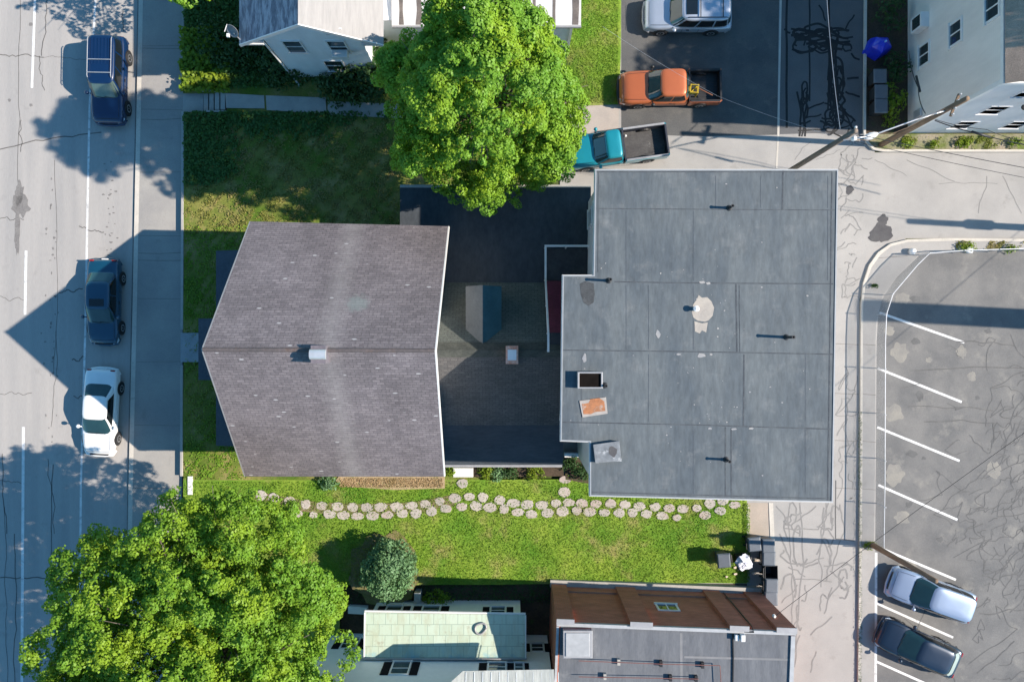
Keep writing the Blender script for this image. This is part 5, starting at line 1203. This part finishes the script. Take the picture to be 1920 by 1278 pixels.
make_vehicle('dark teal sedan with a sunroof, parked in the point of the house shadow', 'car', gA, (-22.42, 2.15, 0), -PI/2 - .015,
    dict(L=4.65, W=1.76, H=1.42, paint=teald, top=[(-2.35,.6),(-2.25,.86),(-1.5,.92),(1.0,.88),(2.0,.74),(2.25,.62),(2.33,.45)], base=(-1.72,1.22), roofx=(-1.0,.38), belt=.90, side=[(-.80,-.06),(0.0,.78)], sunroof=(-.12,.28), wr=.73, doors=(.42,-.55,), nose=.26))
make_vehicle('white two-door coupe, half in sunlight, parked behind the dark teal sedan', 'car', gA, (-22.6, -3.9, 0), -PI/2 - .055,
    dict(L=4.75, W=1.82, H=1.38, paint=wht, top=[(-2.4,.62),(-2.3,.92),(-1.6,.95),(1.0,.88),(2.0,.74),(2.28,.6),(2.38,.42)], base=(-1.75,1.22), roofx=(-.85,.28), belt=.91, side=[(-.62,.76)], wr=.70, doors=(.55,), nose=.30, handlemat=wht))
make_vehicle('silver sport utility with dark sunroof and black roof bars, topmost in the driveway', 'car', gB, (9.65, 17.92, 0), PI,
    dict(L=4.75, W=1.86, H=1.72, paint=silv, top=[(-2.4,.80),(-2.3,.98),(.9,1.02),(1.2,1.0),(2.1,.90),(2.33,.70),(2.4,.5)], base=(-2.28,1.10), roofx=(-2.08,.48), belt=1.0, side=[(-.86,-.42),(-.36,.18),(.24,.80)],
         rails=m_black, bars=(-1.65,-.45), sunroof=(-.30,.30), wr=.78, wr_=.36, nose=.18, bumper=m_gutter))
make_vehicle('burnt orange extended-cab pickup with a black bed, nose to the lit grass', 'pickup truck', gB, (8.65, 13.88, 0), PI + .015,
    dict(L=5.55, W=1.86, H=1.68, paint=orng, rear=-.95, top=[(-.95,.98),(.9,1.04),(1.3,1.04),(2.4,.96),(2.68,.78),(2.78,.5)], base=(-1.02,1.30), roofx=(-.72,.62), belt=1.02, side=[(-.82,-.12),(-.02,.74)], bed=-1.0, bedz=1.06, wr=.78, wr_=.37, mirror=m_black,
         wheels=(1.72,-1.68), doors=(.95,-.25), handles=(.0,), bumper=m_black, nose=.16), 'pickup_truck')
make_vehicle('turquoise regular-cab pickup with a long black bed, half under the maple', 'pickup truck', gB, (5.72, 10.62, 0), PI + .135,
    dict(L=5.6, W=1.86, H=1.68, paint=tealp, rear=-.30, top=[(-.30,.98),(1.1,1.03),(1.4,1.04),(2.4,.97),(2.7,.8),(2.8,.5)], base=(-.36,1.36), roofx=(-.16,.66), belt=1.02, side=[(-.80,.72)], bed=-.36, bedz=1.06, wr=.80, wr_=.37,
         wheels=(1.78,-1.62), doors=(1.05,), handles=(.0,), bumper=m_gutter, railmat=m_gutter, liner=M_plain('blue_black_liner', (.02,.025,.04), .6, var=.2), floor=M_noise('worn_bed_mat', (.06,.058,.06), (.09,.088,.088), 1.6, .2, 10, (.16,.155,.15), 3, .62, .72, .8), nose=.16), 'pickup_truck')
make_vehicle('silver-blue station wagon in the stall just below the leaning pole', 'car', gC, (22.95, -13.9, .113), math.atan2(1.57, -4.43),
    dict(L=4.7, W=1.80, H=1.50, paint=silb, top=[(-2.36,.75),(-2.28,.92),(.9,.92),(1.2,.92),(2.0,.78),(2.28,.64),(2.36,.45)], base=(-2.28,1.28), roofx=(-2.02,.30), belt=.93, side=[(-.86,-.36),(-.30,.24),(.30,.78)], wr=.75, nose=.24))
make_vehicle('dark blue-grey hatchback beside the silver-blue wagon, lowest in the lot', 'car', gC, (22.25, -16.78, .113), math.atan2(1.9, -4.29),
    dict(L=4.6, W=1.78, H=1.48, paint=darkb, top=[(-2.3,.75),(-2.22,.92),(.9,.92),(1.2,.92),(2.0,.78),(2.24,.64),(2.31,.45)], base=(-2.18,1.24), roofx=(-1.55,.30), belt=.93, side=[(-.80,-.30),(-.24,.26),(.32,.78)], wr=.75, nose=.24,
         rglass=M_glass('reflection_tinted_glass', (.33,.42,.40), .1)))  # pale glass colour stands in for a bright reflection in the rear window
# yellow crate and shovel in the bed of the orange pickup
yc = P(1299, 170, 1.0); t = thing('yellow_frame', 'yellow tubular frame lying in the black bed of the orange pickup', 'frame', (yc.x, yc.y, 1.08))
q = MB(); m_yel = M_plain('yellow_paint', (.50,.35,.02), .5)
for z in (1.09, 1.35):
    q.tube([(yc.x-.22,yc.y-.18,z),(yc.x+.20,yc.y-.22,z),(yc.x+.24,yc.y+.20,z),(yc.x-.18,yc.y+.22,z),(yc.x-.22,yc.y-.18,z)], .035, 6)
q.build('hoop', m_yel, t)
q = MB()
for dx, dy in ((-.22,-.18),(.20,-.22),(.24,.20),(-.18,.22)): q.tube([(yc.x+dx,yc.y+dy,.60),(yc.x+dx,yc.y+dy,1.36)], .035, 6)
q.tube([(yc.x-.2,yc.y-.2,1.2),(yc.x+.22,yc.y+.2,1.2)], .03, 6); q.build('upright', m_yel, t)
a = P(1308,165,.85); b = P(1336,179,1.1); q = MB(); q.tube([a, b], .035, 6); tag(q.build('wooden_handle', M_noise('tool_wood', (.35,.15,.09), (.28,.12,.07), 2, .15, 8)), 'reddish wooden tool handle lying across the bed of the orange pickup', 'tool handle')
a = P(1220,258,.66); q = MB(); q.lathe((a.x - 1.38, a.y + .1, .6), [(.06,0),(.07,.06),(.03,.10)], 8); tag(q.build('paint_pot', m_white), 'small white pot lying in the bed of the turquoise pickup behind the cab', 'pot')

# ------------------------------------------------------------------ bins
def bin_(label, x, y, z0, ang, lid=True, colr=None, group='wheeled bins by the lane', open_=False):
    colr = colr or M_plain('grey_black_bin', (.060,.068,.078), .5, var=.12)
    t = thing('wheelie_bin', label, 'bin', (0, 0, 0), group)
    q = MB(); vs = []; rings_ = [(.24,.27,.06),(.33,.36,.98),(.36,.39,.98),(.36,.39,1.03),(.325,.355,1.03),(.325,.355,.95)]
    if open_: rings_.append((.24,.27,.2))
    for a, b, z in rings_: vs += [(-a,-b,z),(a,-b,z),(a,b,z),(-a,b,z)]
    q.add(vs, [(i*4+jj, i*4+(jj+1)%4, (i+1)*4+(jj+1)%4, (i+1)*4+jj) for i in range(len(rings_)-1) for jj in range(4)] + [(3,2,1,0), tuple((len(rings_)-1)*4+k_ for k_ in range(4))])
    q.build('body', colr, t, bevel=.015)
    if lid:
        q = MB(); q.add([(-.37,-.40,1.035),(.37,-.40,1.035),(.37,.40,1.035),(-.37,.40,1.035),(-.30,-.33,1.12),(.31,-.33,1.10),(.31,.33,1.10),(-.30,.33,1.12)], [(0,3,2,1),(4,5,6,7),(0,1,5,4),(1,2,6,5),(2,3,7,6),(3,0,4,7)])
        q.build('lid', M_plain('lid_grey', (.10,.115,.135), .45, var=.12), t, bevel=.02)
    q = MB(); q.tube([(-.43,-.26,1.0),(-.43,.26,1.0)], .025, 8); q.tube([(-.36,-.26,1.0),(-.43,-.26,1.0)], .02, 6); q.tube([(-.36,.26,1.0),(-.43,.26,1.0)], .02, 6); q.build('handle', m_black, t)
    for y_ in (-.26, .22):
        q = MB(); q.lathe((-.28, y_, .11), [(.11,0),(.11,.05)], 14, 'y'); q.build('wheel', m_rubber, t)
    t.location = (x, y, z0); t.rotation_euler = (0, 0, ang); return t
def at1(x, y): p = P(x, y, 1.08); return p.x, p.y
bin_('dark grey bin at the lane end of the column, crossed by the pole shadow', *at1(1441,1023), 0, .03)
bin_('dark grey closed bin, second from the pole shadow', *at1(1442,1047), 0, -.02)
bin_('black bin standing open and empty in the middle of the column', *at1(1447,1074), 0, .02, lid=False, open_=True, colr=M_plain('black_bin', (.02,.022,.024), .5, var=.2))
bin_('dark grey closed bin next to the open one, on its brick-building side', *at1(1447,1098), 0, -.03)
bin_('dark grey bin half hidden behind the corner of the brick building', *at1(1446,1122), 0, .02)
bin_('black bin in the shade behind the column, nearest the concrete pad', *at1(1415,1020), 0, .1, colr=M_plain('black_bin', (.02,.022,.024), .5, var=.2))
bin_('small grey bin standing alone on the lawn', *at1(1357,1050), .08, PI + .08)
p = at1(1394,1054)
t = bin_('black bin on the lawn topped with a white rubbish bag', p[0], p[1], .08, PI + .1, lid=False, colr=M_plain('black_bin', (.02,.022,.024), .5, var=.2))
q = MB(); random.seed(9); vs = []; nu, nv_ = 14, 8
for i in range(nv_ + 1):
    ph = PI * i / nv_
    for jj in range(nu):
        th_ = 2 * PI * jj / nu; k_ = 1 + random.uniform(-.30, .22); vs.append((p[0] + .42 * k_ * math.sin(ph) * math.cos(th_), p[1] + .46 * k_ * math.sin(ph) * math.sin(th_), 1.16 + .20 * k_ * math.cos(ph)))
q.add(vs, [(i*nu+jj, i*nu+(jj+1)%nu, (i+1)*nu+(jj+1)%nu, (i+1)*nu+jj) for i in range(nv_) for jj in range(nu)]); tag(q.build('rubbish_bag', M_plain('white_plastic_bag', (.66,.65,.70), .35)), 'white crumpled rubbish bag on top of a bin on the lawn', 'rubbish bag')
lt = MB()
for x, y, s_ in ((1378,1063,.10),(1379,1075,.10),(1362,1080,.09),(1416,1026,.10),(1418,1051,.12),(1414,1074,.12),(1420,1099,.13)):
    pp = P(x, y, .1); vs = [(pp.x + s_ * random.uniform(.6,1.3) * math.cos(k_), pp.y + s_ * random.uniform(.5,1) * math.sin(k_)) for k_ in np.linspace(0, 5.2, 6)]
    o = MB().prism(vs, .08, .16); tag(o.build('scrap', M_plain('pale_scrap', (.62,.52,.42), .7)), 'pale scrap of litter on the ground among the bins', 'litter', 'litter among the bins')
# shaded side yard by the tan house: bins and a blue cover
for i, (x, y, lb) in enumerate(((1650,143,'black bin in the deep shade, nearest the blue cover'), (1652,172,'black bin in the deep shade, middle of the three beside the tan house'), (1652,199,'black bin in the deep shade, nearest the street pole'))):
    pp = P(x, y, 1.05); bin_(lb, pp.x, pp.y, .02, PI, colr=M_plain('black_bin', (.02,.022,.024), .5, var=.2), group='bins beside the tan house')
bc = P(1655, 82, 1.0); t = thing('covered_grill', 'bright blue peaked cover over something in the shade beside the tan house', 'cover', (bc.x, bc.y, 0))
q = MB(); n = 10; vs = [(bc.x + .03, bc.y + .02, 1.25)]; fs_ = []
for rr, z in ((.24, 1.12), (.46, .92), (.56, .5), (.60, .04)):
    for jj in range(n):
        th_ = 2 * PI * jj / n + .3; k_ = 1 + (.13 if jj % 2 else -.08) + random.uniform(-.05, .05); vs.append((bc.x + rr * k_ * math.cos(th_) * 1.08, bc.y + rr * k_ * math.sin(th_) * .9, z + random.uniform(-.03, .03)))
for jj in range(n): fs_.append((0, 1 + jj, 1 + (jj + 1) % n))
for r_ in range(3):
    for jj in range(n): fs_.append((1 + r_*n + jj, 1 + (r_+1)*n + jj, 1 + (r_+1)*n + (jj+1) % n, 1 + r_*n + (jj+1) % n))
q.add(vs, fs_); q.build('cover', M_plain('bright_blue_sheet', (.012,.03,.55), .35, 0, .3, .15), t)
q = MB(); q.tube([(bc.x + .03, bc.y + .02, 1.2), (bc.x + .03, bc.y + .02, 1.36)], .05, 8); q.build('knob', M_plain('pale_blue_knob', (.25,.5,.8), .4), t)

# ------------------------------------------------------------------ poles, lamp, wires
def pole(label, base, h, r0, r1, m, lean=(0, 0), cross=None, name='utility_pole'):
    b = Vector(base); top = b + Vector((lean[0], lean[1], h)); t = thing(name, label, 'pole', base, 'wooden poles'); q = MB()
    q.tube([b + Vector((0,0,-.3)), b.lerp(top, .5), top], [r0, (r0 + r1) / 2, r1], 12); q.build('shaft', m, t, smooth=True)
    for zz, a, ln in (cross or ()):
        c_ = b.lerp(top, zz); d = Vector((math.cos(a), math.sin(a), 0)); e = Vector((-d.y, d.x, 0)) * .05
        q = MB(); q.add([c_ - d*ln + e + Vector((0,0,sz)) for sz in (-.06,.06)] + [c_ - d*ln - e + Vector((0,0,sz)) for sz in (-.06,.06)] + [c_ + d*ln + e + Vector((0,0,sz)) for sz in (-.06,.06)] + [c_ + d*ln - e + Vector((0,0,sz)) for sz in (-.06,.06)],
              [(0,1,3,2),(4,6,7,5),(0,4,5,1),(2,3,7,6),(1,5,7,3),(0,2,6,4)]); co = q.build('crossarm', m, t)
        for k_ in (-.9, -.35, .35, .9):
            p_ = c_ + d * ln * k_; q = MB(); q.lathe((p_.x, p_.y, p_.z + .06), [(.02,0),(.05,.03),(.035,.08),(.05,.12),(.03,.16)], 8); q.build('insulator', m_steel, co)
    return t, top
b1 = P(1452,338,0); p1, top1 = pole('grey-brown wooden pole rising from behind the flat roof to the street lamp wires', (b1.x, b1.y, 0), 10.4, .15, .11, m_woodg)
b2 = P(1651,272,0); p2, top2 = pole('brown wooden pole with a street lamp, standing at the lane corner by the tan house', (b2.x, b2.y, 0), 8.3, .16, .12, m_wood, (0.05, .05), ((.88, 1.2, .55),))
# street lamp arm on the second pole
t = p2; la = Vector((b2.x, b2.y, 6.6)); le = P(1644,251,7.3)
q = MB(); q.tube([la, la.lerp(le, .5) + Vector((0,0,.35)), le], .035, 8); q.build('lamp_arm', m_steel, t)
q = MB(); vs = []; fs_ = []; d = (le - la); d.z = 0; d.normalize(); e = Vector((-d.y, d.x, 0)); n = 12
for k_, (f_, ww, zz, hh) in enumerate(((-.05,.05,0,.04),(.10,.13,0,.08),(.32,.17,.02,.11),(.52,.13,.0,.08),(.62,.04,-.02,.03))):
    for jj in range(n):
        a_ = 2*PI*jj/n; pt = le + d * f_ + e * ww * math.cos(a_) + Vector((0,0,zz + hh * math.sin(a_))); vs.append(pt)
q.add(vs, [(i*n+jj, i*n+(jj+1)%n, (i+1)*n+(jj+1)%n, (i+1)*n+jj) for i in range(4) for jj in range(n)] + [tuple(range(n)), tuple(range(4*n, 5*n))]); q.build('lamp_head', m_white, t, smooth=True)
q = MB(); q.lathe((top1.x + .12, top1.y - .22, top1.z - .6), [(.05,0),(.11,.05),(.11,.22),(.05,.27)], 10); q.lathe((top1.x + .05, top1.y + .16, top1.z - .15), [(.04,0),(.07,.04),(.04,.12)], 8); q.build('insulator', m_white, p1)
q = MB(); q.tube([top1 + Vector((-.1,-.15,-1.0)), top1 + Vector((.5,-.1,-.8)), top1 + Vector((1.0,.0,-.9))], .035, 6); q.build('bracket', m_steel, p1)
# leaning pole top of the parking lot
b3 = P(1634,1020,.11); p3, top3 = pole('weathered wooden pole at the lot corner, its shadow crossing the lane to the bins', (b3.x, b3.y, .11), 6.7, .16, .11, m_wood)
# poles out of the picture that throw the shadows seen on the street
b4 = Vector((34.3, 6.0, 0)); p4, top4 = pole('tall wooden pole with a grey can, just right of the picture, shading the lane', tuple(b4), 9.1, .22, .16, m_woodg)
q = MB(); q.lathe((b4.x + .42, b4.y, 6.0), [(.1,-.05),(.28,0),(.28,.95),(.22,1.05),(.06,1.12)], 14); q.build('transformer', m_steel, p4)
sk = thing('brick_chimney', 'tall square brick chimney just right of the picture, shading the parking lot', 'chimney', (40, .7, 0))
q = MB(); q.box(39.5, 40.5, .05, 1.12, 0, 14.9); q.build('shaft', m_brick, sk); q = MB(); q.box(39.42, 40.58, -.03, 1.2, 14.9, 15.1); q.build('cap', m_conc, sk)
def wire(label, pts, r=.014, sag=.25, m=None, n=14):
    q = MB(); out = []
    for a, b in zip(pts[:-1], pts[1:]):
        a, b = Vector(a), Vector(b)
        for i in range(n + (b == Vector(pts[-1]))):
            s_ = i / n; p_ = a.lerp(b, s_); p_.z -= sag * 4 * s_ * (1 - s_); out.append(p_)
    q.tube(out, r, 5); return tag(q.build('overhead_wire', m or m_black), label, 'wire', 'overhead wires')
wire('black service wire from the brick building across the lane towards the upper right', [(ins.x, ins.y, 4.6), (P(1925,808,6.2)), (P(2900,120,8))], .013, .12)
wire('bright thin wire running up the lane from the grey-brown pole', [top1 - Vector((0.45,-.2,.5)), P(1551,8,8.6), P(1538,-600,8)], .013, .1, m_steel)
wire('faint wire from the grey-brown pole to the orange pickup side', [top1 - Vector((.2,0,1.2)), P(1345,180,6.5), P(1130,50,7.0)], .005, .2, m_steel)
wire('wire between the two poles at the lane corner', [top1 - Vector((0,0,.7)), P(1648,250,8.2), P(1765,208,8.1)], .012, .06, m_gutter)
wire('second wire between the two poles, slightly lower', [top1 - Vector((0,.1,1.0)), P(1640,263,7.6), P(1700,240,7.6), P(1772,203,7.9)], .012, .05, m_wood)
wire('thick black cable dropping from the brown pole to the tan house wall', [P(1735,213,7.6), P(1722,165,6.5), P(1704,96,5.2)], .022, .15)
wire('black cable bundle from the brown pole to the right edge', [P(1753,226,7.6), P(1830,250,7.4), P(1940,275,7.2), P(2200,330,7.5)], .026, .08)
wire('thin cable beside the bundle, right of the brown pole', [P(1754,224,7.7), P(1850,243,7.5), P(1940,268,7.3), P(2200,310,7.5)], .014, .2)
wire('long wire over the lane from the grey-brown pole to a pole out of view', [top1 - Vector((0,0,.4)), top4 - Vector((0,0,.8))], .015, .5)
wire('second long wire over the lane, a little lower', [top1 - Vector((0,0,1.3)), top4 - Vector((.1,0,2.4))], .012, .6)
q = MB(); a = P(1725,172,6.75); b = P(1718,143,6.25); q.tube([a, b], .055, 8); tag(q.build('cable_splice', m_black, smooth=True), 'thick black splice on the cable to the tan house', 'splice')
q = MB(); a = P(1822,247,7.42); b = P(1856,257,7.38); q.tube([a, b], .06, 8); tag(q.build('cable_splice', m_black, smooth=True), 'thick splice on the cable bundle right of the brown pole', 'splice')

# ------------------------------------------------------------------ chain-link fence round the lot
FP = [(3000,468),(1920,470),(1785,474),(1722,479),(1700,500),(1655,553),(1643,590),(1641,640),(1640,900),(1638,1026)]
fpts = [Vector((*G(*p), .115)) for p in FP]
cf = thing('chain_link_fence', 'chain-link fence with a pale top rail along the edge of the parking lot', 'fence', tuple(fpts[6]))
FHh = 1.1; q = MB(); q.tube([p + Vector((0,0,FHh)) for p in fpts], .024, 6); q.build('top_rail', m_steel, cf)
fpost = [fpts[3], fpts[5], fpts[6], fpts[-1]]
for y in range(690, 1000, 84): fpost.append(Vector((*G(1641, y), .115)))
for x in (1785, 1850, 1917, 1990): fpost.append(Vector((*G(x, 474 - (x - 1785) * .03), .115)))
for p in fpost:
    q = MB(); q.tube([p, p + Vector((0,0,FHh + .06))], .026, 8); q.build('fence_post', m_steel, cf)
Q = []
for a, b in zip(fpts[:-1], fpts[1:]):
    if a.x > 38: a = a.lerp(b, .72) 
    Ls = (b - a).length; d = (b - a) / Ls; k_ = int(Ls / .085); hh = FHh - .03
    for sgn in (-1, 1):
        for i in range(-int(hh / .085), k_):
            s0 = i * .085; s1 = s0 + hh; t0 = max(0, -s0) / hh; t1 = min(1, (Ls - s0) / hh)
            if t1 <= t0: continue
            def pt(t_): 
                s_ = s0 + hh * t_; s_ = s_ if sgn > 0 else Ls - s_; return a + d * s_ + Vector((0, 0, .03 + hh * t_))
            A, B = pt(t0), pt(t1); n_ = (B - A).normalized(); o = Vector((0,0,1)).cross(d).normalized(); e = n_.cross(o).normalized() * .0055
            Q += [A - e, A + e, B + e, B - e]
quads('wire_mesh', [tuple(v) for v in Q], m_steel, cf)
ends = MB(); p = P(1708,472,.115)
tag(MB().lathe((p.x, p.y, .1), [(.17,0),(.18,.2),(.15,.32),(.04,.36)], 14).build('bollard', m_white, smooth=True), 'short white bollard at the bend of the lot fence', 'bollard')
p = P(1815,470,.1); tag(MB().prism([(p.x + .28*random.uniform(.7,1.1)*math.cos(k_), p.y + .2*random.uniform(.7,1.1)*math.sin(k_)) for k_ in np.linspace(0, 5.4, 7)], .1, .34).build('white_stone', m_white, bevel=.05), 'white stone beside weeds at the lot fence', 'stone')

# ------------------------------------------------------------------ light, sky, camera
EL = math.radians(36.7); sund = Vector((math.cos(EL) * .9985, -math.cos(EL) * .0548, math.sin(EL)))
sl = bpy.data.lights.new('sun', 'SUN'); sl.energy = 4.6; sl.angle = math.radians(.5); sl.color = (1.0, .885, .76)
so = bpy.data.objects.new('sun', sl); COL.objects.link(so); so.rotation_euler = (-sund).to_track_quat('-Z', 'Y').to_euler(); so.location = (60, -3, 50)
W = bpy.data.worlds.new('World'); S.world = W; W.use_nodes = True; nt = W.node_tree; bg = nt.nodes['Background']
sky = nt.nodes.new('ShaderNodeTexSky'); sky.sky_type = 'NISHITA'; sky.sun_disc = False; sky.sun_elevation = EL; sky.sun_rotation = math.radians(93.1)
sky.air_density = 1.0; sky.dust_density = .2; sky.ozone_density = 7.0
nt.links.new(mixc(nt, 1.0, sky.outputs[0], (.70, 1.03, .95), 'MULTIPLY'), bg.inputs['Color']); bg.inputs['Strength'].default_value = .115
cd = bpy.data.cameras.new('camera'); cd.sensor_width = 36; cd.lens = 36 * F / 1920; cd.clip_end = 1000; cd.clip_start = .5
co = bpy.data.objects.new('camera', cd); COL.objects.link(co); co.location = (0, 0, H); co.rotation_euler = (0, 0, 0); S.camera = co
S.view_settings.view_transform = 'Standard'; S.view_settings.look = 'None'; S.view_settings.exposure = .88; S.view_settings.gamma = 1
